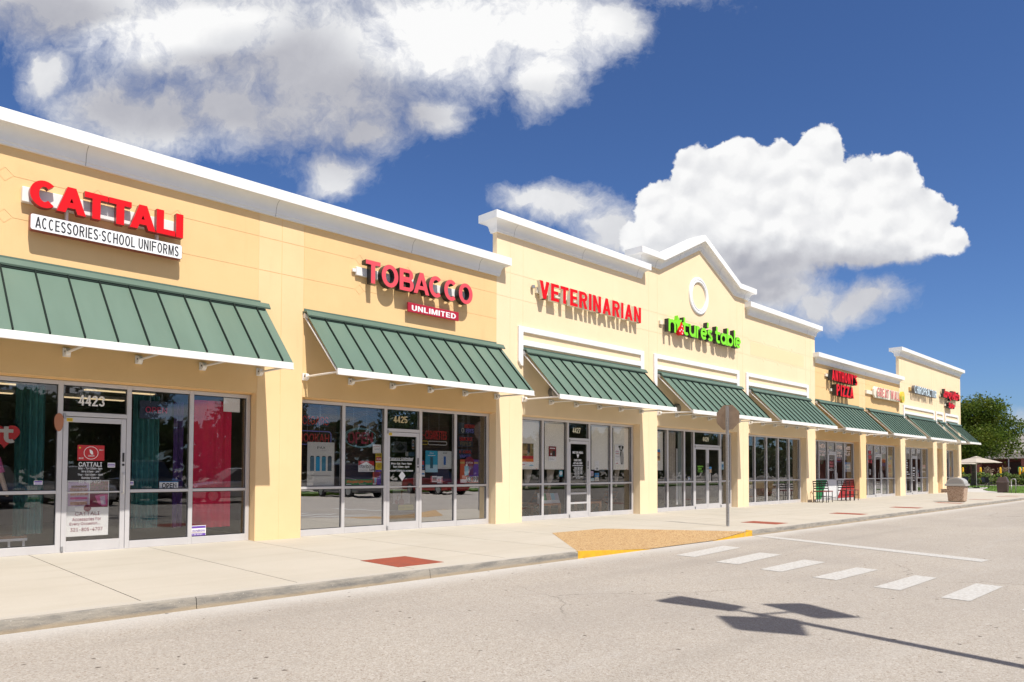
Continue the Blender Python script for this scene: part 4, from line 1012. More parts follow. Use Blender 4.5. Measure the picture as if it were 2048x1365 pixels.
# ------------------------------------------------------------------ things in the windows
PAPER = mat('paper_white', (.84, .83, .81), .6); YN = 13.125
def M_(name, c, **k): return mat(name, c, k.pop('rough', .55), **k)
RED = M_('print_red', (.50, .02, .025)); BLU = M_('print_blue', (.03, .22, .50)); TEAL = M_('print_teal', (.04, .36, .50)); YEL = M_('print_yellow', (.72, .52, .03))
GRN = M_('print_green', (.02, .25, .045)); PUR = M_('print_purple', (.13, .05, .35)); ORG = M_('print_orange', (.70, .18, .02)); BRN = M_('print_brown', (.20, .09, .04))
PNK = M_('print_pink', (.62, .12, .30)); LIL = M_('print_lilac', (.55, .42, .55)); MRN = M_('print_maroon', (.22, .015, .05)); NAVY = M_('print_navy', (.015, .02, .06)); SKYB = M_('print_skyblue', (.25, .50, .62)); GREY = M_('print_grey', (.3, .3, .3))
MULTI = mat('print_beads', (.55, .25, .30), .5, col2=(.20, .28, .12), vscale=60, detail=3)
BEAD = mat('print_bracelet', (.42, .20, .13), .5, col2=(.65, .48, .40), vscale=45, detail=3)
def poster(name, label, rect, parts=(), base=PAPER, y=YN, cat='poster', group=None, th=.003, extra=None):
    """a flat print: base sheet, then printed areas as (x0, x1, z0, z1 fractions, material) or ('text', body, rect, material)"""
    x0, x1, z0, z1 = rect
    t = thing(name, label, cat, (x0, y, z0), group)
    b = MB(); b.box(x0, x1, y, y+th, z0, z1); b.build('sheet', base, t)
    f = lambda r: (x0+(x1-x0)*r[0], x0+(x1-x0)*r[1], z0+(z1-z0)*r[2], z0+(z1-z0)*r[3])
    pr = {}; k = 0
    for p in parts:
        k += 1
        if p[0] == 'text':
            o = text('lettering', p[1], f(p[2]), y-.0025-.0002*k, .0015, p[3], t, bold=p[4] if len(p) > 4 else .01, shear=p[5] if len(p) > 5 else 0, res=2)
        elif p[0] == 'poly':
            m = MB(); m.prism_xz([(x0+(x1-x0)*a, z0+(z1-z0)*c) for a, c in p[1]], y-.001-.0002*k, y-.0002*k); m.build('print', p[2], t)
        elif p[0] == 'disc':
            cx_, cz_, rr = x0+(x1-x0)*p[1], z0+(z1-z0)*p[2], p[3]; m = MB()
            m.prism_xz([(cx_+rr*math.cos(a*math.pi/12), cz_+rr*math.sin(a*math.pi/12)) for a in range(24)], y-.001-.0002*k, y-.0002*k); m.build('print', p[4], t)
        else:
            m = MB(); r = f(p[:4]); m.box(r[0], r[1], y-.001-.0002*k, y-.0002*k, r[2], r[3]); m.build('print', p[4], t)
    return t
d0 = 13.074
poster('door_sticker', 'red rectangular sticker with a white ring high on the door glass of 4423', R_(155.3, 890.3, 921.5, 208.8, d0), [('disc', .5, .5, .105, PAPER), ('disc', .5, .5, .098, RED), ('poly', [(.44, .72), (.46, .5), (.53, .38), (.58, .42), (.56, .6), (.5, .7)], PAPER), ('text', 'CERRADO', (.39, .62, .26, .36), PAPER), (.05, .12, .78, .88, YEL), ('text', 'OPEN AT', (.80, .96, .66, .74), PAPER), ('text', 'MON FRI', (.05, .22, .1, .2), PAPER)], RED, y=d0-.001, cat='sticker')
poster('door_poster', 'tall white jewellery poster hanging on the lower door glass of 4423', R_(134.5, 961.5, 1074.5, 217.5, d0), [
    (.03, .52, .54, .97, LIL), (.10, .46, .87, .91, BRN), (.07, .49, .80, .86, BEAD), (.08, .5, .73, .79, BEAD), (.08, .48, .66, .70, PNK), (.08, .48, .56, .62, BEAD),
    (.54, .98, .77, .98, MULTI), (.54, .98, .51, .76, MRN), ('poly', [(.66, .72), (.8, .74), (.97, .74), (.97, .54), (.86, .52), (.74, .58)], PNK), ('poly', [(.78, .70), (.9, .72), (.93, .56), (.82, .55)], LIL),
    ('disc', .49, .50, .055, MRN), ('text', 'CATTALI', (.2, .78, .37, .435), MRN, 0), ('text', 'Accessories For', (.14, .82, .275, .335), MRN, 0), ('text', 'Every Occasion...', (.08, .8, .19, .25), MRN, 0), ('text', '321-805-4707', (.1, .86, .09, .15), MRN, .0)], PAPER, y=13.088)
poster('open_card', 'white OPEN card standing on the middle rail of the 4423 window', R_(318.8, 963.5, 979.5, 356.3, YN), [(.0, 1, .9, 1, BLU), ('text', 'OPEN', (.14, .9, .12, .82), INK, .02)], PAPER, cat='sign')
poster('alarm_sticker', 'purple and white alarm sticker at the foot of the red drape window', R_(378, 1052.4, 1073.5, 411.5, 13.09), [(.02, .98, .74, .95, PUR), ('text', 'GUARDIAN', (.2, .95, .42, .62), PUR, .02, .2), (.05, .95, .33, .37, BRN), (.02, .98, .04, .26, PUR), ('text', '1-800-PROTECT', (.2, .8, .09, .2), PAPER)], PAPER, y=13.09, cat='sticker')
poster('alarm_sticker', 'small purple sticker on the lower edge of the far left pane', R_(67.8, 962, 970, 85, 13.09), [(.05, .95, .55, .9, PUR), (.1, .9, .1, .3, PUR)], PAPER, y=13.09, cat='sticker')
poster('alarm_sticker', 'small purple sticker on the door glass of 4423 beside its opening hours', R_(215.5, 926, 935.3, 230, 13.074), [(.05, .95, .2, .8, PUR), (.1, .9, .42, .56, PAPER)], PAPER, y=13.072, cat='sticker')
poster('alarm_sticker', 'small purple sticker by the door frame in the teal curtain window', R_(254, 962.5, 971, 267, 13.09), [(.05, .95, .2, .8, PUR), (.1, .9, .42, .56, PAPER)], PAPER, y=13.09, cat='sticker')
poster('door_plate', 'yellow paper tag above the clothing shop door', R_(133.6, 836.3, 843, 145.6, 13.05), [(.1, .9, .3, .4, BRN), (.1, .9, .6, .7, BRN)], YEL, y=13.05, cat='tag')
poster('door_plate', 'yellow paper tag above the smoke shop door', R_(777.5, 865.5, 871, 784.2, 13.05), [(.1, .9, .3, .4, BRN), (.1, .9, .6, .7, BRN)], YEL, y=13.05, cat='tag')
poster('blank_notice', 'blank white card with stepped corners at the top of the red drape window', R_(447.4, 794.5, 823.5, 479.7, YN), [], PAPER, cat='notice')
oo = MB(); q = PY(118, 848, 13.03); oo.prism_xz([(q.x+.065*math.cos(a*math.pi/10), q.z+.05+(.17 if math.sin(a*math.pi/10) < 0 else .12)*math.sin(a*math.pi/10)) for a in range(20)], 13.03, 13.04)
tag(oo.build('door_hanger', M_('leather_tan', (.42, .17, .09))), 'tan leather tag hanging on the door frame of 4423', 'tag')
ht = thing('heart_sign', 'red heart shaped board with a white letter t inside the far left pane', 'sign', (2.3, 13.25, 1.75))
hb = MB(); hc = PY(9, 870, 13.28); hp = []
for a in range(36):
    th_ = a*math.pi/18; hp.append((hc.x+.0125*16*math.sin(th_)**3, hc.z+.0125*(13*math.cos(th_)-5*math.cos(2*th_)-2*math.cos(3*th_)-math.cos(4*th_))))
hb.prism_xz(list(reversed(hp)), 13.28, 13.30); hb.build('board', RED, ht)
tl = MB(); tl.prism_xz(_ribbon([(hc.x+.02, hc.z+.13), (hc.x+.02, hc.z-.04)]+[(hc.x+.075+.055*math.cos(a*math.pi/8), hc.z-.04+.06*math.sin(a*math.pi/8)) for a in range(8, 15)], .058), 13.272, 13.278); tl.prism_xz([(hc.x-.07, hc.z+.035), (hc.x+.11, hc.z+.035), (hc.x+.11, hc.z+.088), (hc.x-.07, hc.z+.088)], 13.270, 13.2715)
tl.build('lettering', M_('warm_grey', (.5, .47, .42)), ht)
# drapes
def drape(name, label, x0, x1, z0, z1, y, m, amp=.03, wl=.085, group=None, gather=0.):
    mb = MB(); n = int((x1-x0)/wl*8); fr = []; bk = []
    for i in range(n+1):
        x = x0+(x1-x0)*i/n; yy = y+amp*math.sin(2*math.pi*(x-x0)/wl+.6*math.sin(x*7))+.3*amp*math.sin(x*31)
        fr.append((x, yy)); bk.append((x, yy+.006))
    mb.prism_xy(fr+bk[::-1], z0, z1)
    o = mb.build(name, m, smooth=False); return tag(o, label, 'curtain', group)
TD = mat('teal_fabric', (.035, .17, .17), .85, var=.25, vscale=3); TD2 = mat('teal_dark_fabric', (.012, .085, .078), .85, var=.25, vscale=3); RD = mat('red_fabric', (.62, .012, .07), .8, var=.2, vscale=2); PD = mat('violet_fabric', (.07, .03, .15), .85)
def xp(px_, Y=13.3): return PY(px_, 960, Y).x
drape('curtain', 'dark teal pleated curtain at the left of the far left pane', xp(28), xp(50), .40, 2.78, 13.32, TD2)
drape('curtain', 'light teal pleated curtain beside the door frame of 4423 on its left', xp(48), xp(90), .42, 2.78, 13.36, TD)
drape('curtain', 'teal pleated curtain behind the white OPEN card', xp(266), xp(318), .42, 2.74, 13.36, TD)
drape('curtain', 'narrow violet curtain beside the red drape', xp(349), xp(369), .40, 2.66, 13.38, PD)
drape('curtain', 'wide bright red drape behind the 4423 window', xp(386), xp(460), .38, 2.72, 13.30, RD, amp=.02, wl=.19)
# inside 4423: ceiling lamps, display bench
LAMP = mat('lamp_tube', (1, .78, .45), .5, emit=.75)
for i, (x, y) in enumerate(((2.2, 15.0), (2.2, 16.9), (4.2, 15.0), (4.2, 16.9))):
    t = thing('ceiling_light', ['warm strip light near the window of 4423, left of the door', 'warm strip light deep inside 4423, left of the door', 'warm strip light near the window of 4423, over the OPEN card', 'warm strip light deep inside 4423, over the OPEN card'][i], 'ceiling light', (x, y, 2.95), 'strip lights in shop 4423')
    m = MB(); m.box(x-.62, x+.62, y-.1, y+.1, 2.93, 2.995); m.build('tray', WMETAL, t); m = MB(); m.box(x-.6, x+.6, y-.08, y+.08, 2.915, 2.929); m.build('tube', LAMP, t)
t = thing('display_bench', 'low white bench with steel legs inside the far left pane', 'bench', (2.2, 13.55, ZS))
m = MB(); m.box(1.4, 2.45, 13.35, 13.8, .36, .40); m.build('top', BRN, t); m = MB(); m.box(1.4, 2.45, 13.345, 13.349, .32, .359); m.build('apron', WMETAL, t)
for x in (1.45, 2.22, 2.41): m = MB(); m.box(x-.015, x+.015, 13.38, 13.41, ZS, .319); m.build('leg', WMETAL, t)
# mannequin on the bench (mostly cut by the edge of the photo)
t = thing('mannequin', 'beige mannequin in a magenta top on the bench in the far left pane', 'mannequin', (2.02, 13.55, .40))
SK = mat('mannequin_beige', (.62, .46, .33), .6)
m = MB(); m.tube([(1.98, 13.55, 1.10), (1.98, 13.55, .95), (2.02, 13.52, .72), (2.03, 13.5, .46), (2.06, 13.44, .41)], [.08, .085, .06, .045, .03], 10); m.tube([(1.84, 13.55, 1.10), (1.84, 13.55, .95), (1.83, 13.54, .72), (1.83, 13.52, .46), (1.85, 13.46, .41)], [.08, .085, .06, .045, .03], 10)
m.tube([(1.91, 13.55, 1.08), (1.91, 13.55, 1.25), (1.91, 13.55, 1.55), (1.91, 13.55, 1.66), (1.91, 13.55, 1.74), (1.91, 13.54, 1.85), (1.91, 13.54, 1.93)], [.15, .12, .15, .12, .045, .08, .03], 12)
m.tube([(2.06, 13.55, 1.6), (2.11, 13.53, 1.36), (2.17, 13.46, 1.12), (2.19, 13.42, 1.02)], [.05, .042, .032, .02], 8); m.tube([(1.76, 13.55, 1.6), (1.70, 13.53, 1.36), (1.68, 13.48, 1.12), (1.68, 13.44, 1.02)], [.05, .042, .032, .02], 8)
m.build('body', SK, t, smooth=True)
m = MB(); m.tube([(1.91, 13.55, 1.22), (1.91, 13.55, 1.4), (1.91, 13.55, 1.6), (1.91, 13.55, 1.68)], [.14, .15, .17, .1], 12, cap=False); m.tube([(2.05, 13.55, 1.62), (2.115, 13.53, 1.38)], [.062, .06], 8, cap=False); m.build('top', PNK, t)
# neon signs
NR_ = mat('neon_red_off', (.55, .045, .04), .35, emit=.0); NB = mat('neon_blue_off', (.20, .20, .62), .35); NC = mat('neon_cyan_off', (.16, .32, .38), .35); NW = mat('neon_clear', (.5, .5, .5), .3); NY = mat('neon_yellow', (.5, .40, .04), .35)
NP = mat('neon_pink_off', (.45, .03, .09), .35); BACK = mat('neon_board', (.02, .03, .06), .4)
def neon(label, rect, words, board=None, ring=None, outline=True):
    x0, x1, z0, z1 = rect; t = thing('neon_sign', label, 'neon sign', (x0, YN+.06, z0), 'neon signs in the smoke shop and neighbouring windows')
    y = YN+.05
    if board: m = MB(); m.box(x0-.03, x1+.03, y+.03, y+.04, z0-.03, z1+.03); m.build('board', board, t)
    for w_ in words:
        r = (x0+(x1-x0)*w_[1][0], x0+(x1-x0)*w_[1][1], z0+(z1-z0)*w_[1][2], z0+(z1-z0)*w_[1][3])
        text('lettering', w_[0], r, y, .016, w_[2], t, bold=w_[3] if len(w_) > 3 else .0, res=2, outline=(w_[4] if len(w_) > 4 else False))
    if ring:
        for kind, m_, rr, *a in ring:
            m = MB()
            if kind == 'ellipse':
                cx_, cz_ = (x0+x1)/2, (z0+z1)/2; a0, a1 = a
                m.tube([(cx_+(x1-x0)/2*rr*math.cos(a0+(a1-a0)*i/32), y, cz_+(z1-z0)/2*rr*math.sin(a0+(a1-a0)*i/32)) for i in range(33)], .010, 6)
            else:
                bx0, bx1, bz0, bz1 = x0+(x1-x0)*a[0], x0+(x1-x0)*a[1], z0+(z1-z0)*a[2], z0+(z1-z0)*a[3]; r = min(rr, (bz1-bz0)/2*.98); pts = []
                for cx_, cz_, s0 in ((bx1-r, bz1-r, 0), (bx0+r, bz1-r, 1), (bx0+r, bz0+r, 2), (bx1-r, bz0+r, 3)):
                    pts += [(cx_+r*math.cos((s0+i/4)*math.pi/2), y, cz_+r*math.sin((s0+i/4)*math.pi/2)) for i in range(5)]
                m.tube(pts+[pts[0]], .010, 6)
            m.build('tube', m_, t)
    wm = MB()
    for fx in (.3, .7):
        x = x0+(x1-x0)*fx; wm.tube([(x, y+.02, z1), (x, y+.02, 2.80)], .003, 5)
    wm.build('chain', STEEL, t)
    return t
neon('oval neon OPEN sign, unlit, in the teal curtain window of 4423', R_(282, 805, 834, 338, 13.25), [('OPEN', (.12, .88, .3, .7), NP)], BACK, None)
neon('neon CIGARS sign at the top of the left smoke shop pane', R_(605.3, 831.4, 848.4, 657.4, 13.17), [('CIGARS', (0, 1, 0, 1), NR_)], BACK)
neon('neon HOOKAH sign in a violet tube frame above the vaporiser poster', R_(597, 866.5, 883.5, 658.5, 13.17), [('HOOKAH', (0, 1, 0, 1), NR_)], None, [('round', NB, .06, -.06, 1.06, -.3, 1.3)])
neon('large oval neon OPEN sign in the second smoke shop pane', R_(688, 855, 894.5, 754, 13.17), [('OPEN', (.13, .88, .2, .8), NP, .0, True)], None, [('ellipse', NC, 1., .4, 3.0), ('ellipse', NC, .9, 1.2, 3.7), ('ellipse', NC, .98, 3.4, 6.1), ('ellipse', NC, .9, 4.2, 6.6)])
neon('neon E-CIGARETTES sign with a glass tube cigarette under it', R_(843.3, 860.8, 889, 894, 13.17), [('E-CIGARETTES', (0, 1, .38, 1), NR_)], None, [('round', NW, .05, .26, 1., .0, .24), ('round', NY, .05, .0, .25, .0, .24)])
neon('small neon HOOKAH PIPES sign at the top of the last smoke shop pane', R_(921, 848, 865, 949, 13.17), [('HOOKAH', (.32, 1, .55, 1), NR_), ('PIPES', (.42, .95, 0, .45), NB)], BACK, [('round', NW, .04, .1, .25, .0, .5)])
neon('small neon SMOKE PIPES sign between two other neon signs', R_(919.8, 874, 891, 945.4, 13.17), [('SMOKE', (0, 1, .55, 1), NR_), ('PIPES', (.05, .9, 0, .45), M_('neon_tan_off', (.22, .18, .1)))], BACK)
neon('small LED sign reading E-CIGS VAPOR above the price poster', R_(917.3, 901, 916, 943.4, 13.17), [('E-CIGS,', (.1, 1, .55, 1), NR_), ('VAPOR', (.1, .9, 0, .45), NB)], BACK)
neon('small violet framed OPEN sign in the pizza shop window', R_(1628+440/9.75, 870+440/9.75, 870+525/9.75, 1628+530/9.75, 13.17), [('OPEN', (.1, .9, .2, .8), NP)], BACK, [('round', NB, .06, 0, 1, 0, 1)])
# smoke shop prints
poster('vaporiser_poster', 'large white poster of four blue vaporisers, leftmost in the smoke shop window', R_(615, 884, 974, 668.5, YN), [('text', 'PAX', (.36, .66, .85, .905), INK, .0), ('text', 'by Ploom', (.52, .68, .805, .83), GREY, 0, .3),
   (.10, .25, .35, .67, M_('vape_slate', (.08, .16, .22))), (.31, .46, .35, .67, M_('vape_cyan', (.01, .30, .55))), (.53, .68, .35, .67, M_('vape_blue', (.04, .22, .34))), (.75, .90, .35, .67, M_('vape_grey', (.07, .11, .14))),
   (.12, .23, .67, .69, INK), (.33, .44, .67, .69, INK), (.55, .66, .67, .69, INK), (.77, .88, .67, .69, INK), ('text', 'SMART. BEAUTIFUL. MAGICAL.', (.12, .88, .235, .26), GREY), ('text', 'a loose leaf vaporizer', (.36, .66, .075, .09), GREY)], M_('poster_offwhite', (.62, .61, .57)))
poster('paper_notice', 'plain white notice right of the oval neon sign', R_(745.6, 889.3, 906.9, 762.2, YN), [('text', 'NOTICE TO ALL', (.15, .85, .75, .82), RED), (.2, .8, .5, .53, GREY), (.2, .8, .4, .43, GREY)])
poster('age_sticker', 'tall yellow and red age warning sticker beside the cigarette price card', R_(751.3, 906.5, 944, 763.6, YN), [(.08, .92, .57, .80, RED), ('text', 'WE CARD', (.15, .85, .62, .74), PAPER), ('text', 'UNDER 18', (.1, .9, .85, .95), INK), (.0, 1, .50, .56, PAPER), ('disc', .5, .32, .045, M_('dark_yellow', (.45, .32, .02))), (.0, 1, .0, .1, PUR)], YEL, cat='sticker')
poster('cigarette_price_card', 'red and white cigarette price card with a roof shaped top', R_(716.9, 922.2, 944, 748, YN), [('poly', [(0, 1), (0, .58), (.5, .92), (1, .52), (1, 1)], RED), ('text', 'Marlboro', (.08, .95, .32, .68), INK, .0), ('text', 'SPECIAL PRICE', (.05, .62, .1, .2), GREY), ('text', '5.89', (.7, .98, .06, .28), INK, .03)], cat='price card')
poster('cigarette_banner', 'green banner with orange lettering along the foot of the second pane', R_(691.4, 959.6, 970.8, 745.2, YN), [('text', 'Newport pleasure!', (.03, .97, .25, .9), ORG, .05, .2), (.02, .2, .04, .16, PAPER)], GRN, cat='banner')
poster('cup_poster', 'small red and blue print of two cups beside the green banner', R_(745.7, 944.8, 970, 761.8, YN), [(.5, 1, .0, .9, PUR), ('disc', .5, .82, .075, MRN), (.2, .45, .15, .55, SKYB), (.6, .8, .15, .55, PUR), (.02, .4, .02, .12, PAPER)], M_('print_rust', (.5, .1, .05)))
poster('vaporiser_poster', 'bright blue poster of a dark vaporiser right of the smoke shop door', R_(851, 901.5, 945, 875.3, YN), [(0, 1, 0, .35, M_('pale_cyan', (.35, .58, .66))), (.38, .62, .18, .72, M_('vape_ink', (.02, .10, .14))), ('text', 'PAX', (.35, .65, .85, .92), PAPER, 0), (.2, .8, .77, .79, PAPER)], M_('bright_cyan', (.02, .33, .50)))
poster('vaporiser_poster', 'white poster of one small blue vaporiser', R_(875.9, 902.3, 938, 903.2, YN), [(.42, .58, .22, .70, M_('vape_royal', (.01, .09, .35))), ('text', 'PAX', (.38, .66, .84, .93), INK, 0), (.3, .7, .06, .08, GREY)], M_('poster_pale', (.52, .54, .53)))
poster('card_sticker', 'red and yellow payment sticker strip beside the door frame of 4425', R_(841.6, 921.5, 938.8, 848.2, YN), [(.4, .95, .5, .95, RED), (.0, .4, .5, .9, YEL), (.1, .9, .08, .35, INK)], BLU, cat='sticker')
poster('card_sticker', 'small pale sticker right under the red and yellow strip', R_(841.6, 941, 953.5, 849.6, YN), [(.1, .9, .3, .55, BLU)], PAPER, cat='sticker')
poster('price_ticket', 'small red and black ticket under the blue poster', R_(861.3, 952.5, 964.8, 873.8, YN), [(0, .18, 0, 1, RED), (.25, .95, .2, .8, GREY), (.3, .9, .35, .45, INK), (.3, .9, .6, .7, INK)], PAPER, cat='price card')
poster('price_ticket', 'small white ticket with a red edge beside the red and black one', R_(874.6, 953.4, 967.2, 885.2, YN), [(.8, .95, .1, .9, RED), (.1, .6, .3, .4, RED), (.1, .6, .55, .65, RED)], PAPER, cat='price card')
poster('price_poster', 'red and violet price poster reading 32 99 in the last smoke shop pane', R_(920.2, 919.2, 966.8, 956.8, YN), [(.5, 1, .25, 1, PUR), (.0, .98, .82, .90, M_('gold', (.5, .36, .1))), ('disc', .5, .86, .155, MRN), ('text', 'KAYFUN', (.32, .68, .82, .9), PAPER), (.24, .46, .32, .72, SKYB), (.30, .40, .72, .80, PAPER), (.5, .72, .34, .7, M_('bottle_violet', (.15, .03, .15))), (.35, .62, .05, .27, PAPER), (.68, .98, .05, .29, PAPER), ('text', '32', (.36, .6, .055, .255), INK, .02), ('text', '99', (.69, .97, .06, .28), INK, .02), (.02, .34, .02, .16, PAPER)], M_('print_vermilion', (.55, .09, .03)))
poster('hookah_print', 'pale print of a maroon hookah low on the door glass of 4425', R_(786, 978.6, 1008.5, 819.8, 13.086), [('poly', [(.42, .05), (.58, .05), (.56, .35), (.53, .55), (.56, .9), (.46, .9), (.49, .55), (.44, .35)], MRN), ('poly', [(.5, .75), (.72, .86), (.7, .9), (.5, .8)], BRN), ('poly', [(.24, .3), (.25, .55), (.35, .62), (.44, .6), (.44, .56), (.36, .58), (.29, .52), (.28, .3)], MRN), ('disc', .22, .12, .05, MRN), ('disc', .5, .14, .075, MRN)], M_('poster_lilac', (.52, .50, .54)), y=13.086)
poster('tobacco_banner', 'yellow banner under the hookah print on the door glass of 4425', R_(796.5, 1010.5, 1021.3, 826.8, 13.086), [('text', 'NATURAL TOBACCO', (.05, .95, .35, .65), M_('olive', (.2, .2, .05)))], M_('banner_yellow', (.40, .37, .06)), y=13.086, cat='banner')
poster('diamond_notice', 'dark diamond in a grey square high on the door glass of 4425', R_(786, 883, 905.5, 814, 13.086), [('poly', [(.5, .95), (.85, .5), (.5, .05), (.15, .5)], M_('dark_grey', (.06, .065, .07)))], M_('mid_grey', (.2, .21, .24)), y=13.086, cat='notice')
poster('door_sticker', 'tiny coloured sticker column at the top right of the door glass of 4425', R_(823.8, 879.5, 899, 828.6, 13.086), [(.1, .9, .7, .8, RED), (.1, .9, .4, .5, BLU), (.1, .9, .12, .25, ORG)], PAPER, y=13.086, cat='sticker')
poster('door_sticker', 'white square and blue card pair on the door glass of 4425', R_(811, 903.8, 913, 829.3, 13.086), [(.0, .3, .0, 1, PAPER), (.36, .95, .5, .6, SKYB), (.36, .95, .2, .3, SKYB)], M_('card_blue', (.06, .14, .24)), y=13.086, cat='sticker')
# blinds inside the smoke shop
bl = mat('blind_brown', (.085, .05, .04), .6)
for i, (a, b) in enumerate(((6.92, 7.87), (7.97, 8.92), (9.98, 10.93), (11.02, 11.96))):
    m = MB()
    for k in range(44):
        z = 1.02+k*.04; m.add([(a, 13.24, z), (b, 13.24, z), (b, 13.262, z+.034), (a, 13.262, z+.034), (a, 13.244, z-.001), (b, 13.244, z-.001), (b, 13.266, z+.033), (a, 13.266, z+.033)], [(0, 1, 2, 3), (7, 6, 5, 4), (0, 4, 5, 1), (2, 6, 7, 3)])
    tag(m.build('window_blind', bl), ['brown slat blind behind the vaporiser poster at the left of the smoke shop', 'brown slat blind behind the large oval neon sign', 'brown slat blind behind the E-CIGARETTES neon', 'brown slat blind behind the three small neon signs'][i], 'blind', 'slat blinds in the smoke shop')
t = MB(); t.box(8.98, 9.92, 13.18, 13.19, 2.37, 2.8); tag(t.build('transom_blind', M_('blind_pale', (.30, .36, .36))), 'pale blind behind the number 4425', 'blind')
# veterinary: roller shades, prints, furniture
SH = mat('roller_shade', (.86, .83, .75), .8, var=.05, vscale=1.)
for i, (px0, px1, lb) in enumerate(((1030, 1074.5, 'cream roller shade behind the autumn poster, leftmost of the veterinary window'), (1085.6, 1124.5, 'cream roller shade behind the small dark red poster'), (1179.3, 1212.5, 'cream roller shade behind the white leaflet beside the veterinary door'), (1223.2, 1253.5, 'cream roller shade behind the black and white dog poster'))):
    a, b = PY(px0, 960, 13.2).x, PY(px1, 960, 13.2).x; a = max(a, 13.02)
    t = thing('roller_shade', lb, 'roller shade', (a, 13.2, 1.5), 'roller shades in the veterinary window')
    m = MB(); m.box(a, b, 13.137, 13.140, 1.50, 2.74); m.build('fabric', SH, t); m = MB(); m.box(a, b, 13.133, 13.145, 1.475, 1.499); m.build('bottom_bar', SH, t)
    m = MB(); m.tube([(a, 13.175, 2.77), (b, 13.175, 2.77)], .03, 8); m.build('roller', WMETAL, t); m = MB(); m.box(b-.13, b-.08, 13.130, 13.1328, 1.482, 1.494); m.build('tab', ORG, t)
poster('autumn_poster', 'poster of a dog in autumn leaves with an orange band', R_(1042.5, 886.8, 933.2, 1067, YN), [(0, 1, .46, 1, mat('print_leaves', (.35, .22, .07), .6, col2=(.10, .11, .04), vscale=9)), (.5, .72, .6, .98, M_('print_dark', (.05, .035, .03))), (.1, .5, .55, .7, M_('print_tan', (.5, .3, .15))), (0, 1, .33, .46, RED), (0, 1, .2, .33, ORG), ('poly', [(.6, .02), (1, .02), (1, .05), (.8, .09)], SKYB), (.1, .3, .06, .09, RED)])
poster('puppy_poster', 'small dark red poster of two animals above a white strip', R_(1097.4, 893, 923, 1112.3, YN), [(0, 1, .33, 1, M_('print_wine', (.25, .015, .02))), (.2, .5, .4, .75, BRN), (.5, .85, .36, .7, M_('print_black', (.02, .015, .015))), (.25, .4, .42, .55, PAPER), (.15, .85, .84, .9, PAPER), (.1, .6, .2, .22, GREY), (.1, .7, .12, .14, GREY)])
def dogposter():
    t = poster('dog_poster', 'tall white poster of a black and white dog, rightmost in the veterinary window', R_(1229.4, 889.4, 930, 1247.8, YN), [
        ('poly', [(.58, .68), (.55, .45), (.62, .1), (.7, .02), (.95, .02), (.99, .35), (.93, .62), (.85, .7)], M_('fur_grey', (.42, .40, .38))), ('poly', [(.60, .66), (.58, .45), (.64, .40), (.72, .64)], M_('print_black', (.02, .015, .015))), ('poly', [(.66, .02), (.72, .12), (.82, .02)], M_('print_black', (.02, .015, .015))),
        ('poly', [(.40, .93), (.42, .84), (.5, .86), (.52, .75), (.66, .67), (.8, .70), (.88, .8), (.95, .84), (.97, .92), (.85, .95), (.7, .96), (.52, .95)], M_('print_black', (.02, .015, .015))), ('poly', [(.66, .94), (.73, .94), (.76, .78), (.72, .68), (.63, .70), (.61, .78)], PAPER), ('disc', .68, .72, .03, M_('print_black', (.02, .015, .015))),
        (.14, .42, .66, .69, PNK), (.08, .45, .62, .64, GREY), (.1, .48, .53, .56, RED), (.12, .5, .42, .43, GREY), (.12, .5, .39, .40, GREY), (.12, .4, .22, .23, GREY), (.12, .35, .06, .09, RED)])
dogposter()
poster('leaflet', 'white leaflet with a small grey drawing right of the veterinary door', R_(1189.2, 922, 941.2, 1198.3, YN), [(.3, .7, .85, .87, GREY), (.1, .9, .55, .57, GREY), (.35, .75, .08, .28, GREY)])
poster('door_plaque', 'pale blue oval award sticker left of the veterinary door', R_(1118.3, 941.5, 953.5, 1125.3, YN), [('disc', .5, .55, .06, PAPER)], TEAL, cat='sticker')
for i, (xl, yt, yb, xr, b_, lb) in enumerate(((1181, 942.5, 952, 1187, LIL, 'lilac square card beside the veterinary door rail'), (1182, 956.5, 962.5, 1188.3, M_('card_ice', (.4, .58, .6)), 'pale ice blue square card beside the veterinary door rail'), (1189.3, 946.3, 954.8, 1198, BLU, 'blue square animal card above the beige one'), (1189.3, 955.2, 962.3, 1198, M_('card_beige', (.5, .46, .36)), 'beige square card below the blue one'))):
    poster('square_card', lb, R_(xl, yt, yb, xr, YN), [(.2, .8, .2, .5, GREY)], b_, cat='card', group='square cards right of the veterinary door')
CUR = mat('cream_fabric', (.50, .44, .37), .85)
def tied(px_, label, topz=1.47, botz=.95, Y=13.35, wt=.30, wb=.08):
    x = PY(px_, 960, Y).x; m = MB(); n = 14; fr = []; vs = []
    rows = [(topz, wt), (topz-.3, wt*.62), (1.08, wb), (1.02, wb*.7), (botz, wb*1.6)]
    for z, w_ in rows:
        for i in range(n+1): vs.append((x-w_/2+w_*i/n-.12*(topz-z), Y+.02*math.sin(i*2.2)*min(1, w_*6), z))
    fs = [(r*(n+1)+i, r*(n+1)+i+1, (r+1)*(n+1)+i+1, (r+1)*(n+1)+i) for r in range(len(rows)-1) for i in range(n)]
    m.add(vs, fs); o = m.build('tied_curtain', CUR); sol = o.modifiers.new('s', 'SOLIDIFY'); sol.thickness = .006
    tag(o, label, 'curtain', 'tied cream curtains under the roller shades')
tied(1056, 'cream tied curtain under the leftmost roller shade'); tied(1101, 'cream tied curtain under the second roller shade, above the booklets'); tied(1234, 'cream tied curtain under the dog poster', wt=.22)
WOOD = mat('teak', (.30, .12, .045), .55, var=.3, vscale=8, stretch=(1, 1, 6)); WOOD2 = mat('pine_orange', (.42, .17, .06), .5, var=.2, vscale=8)
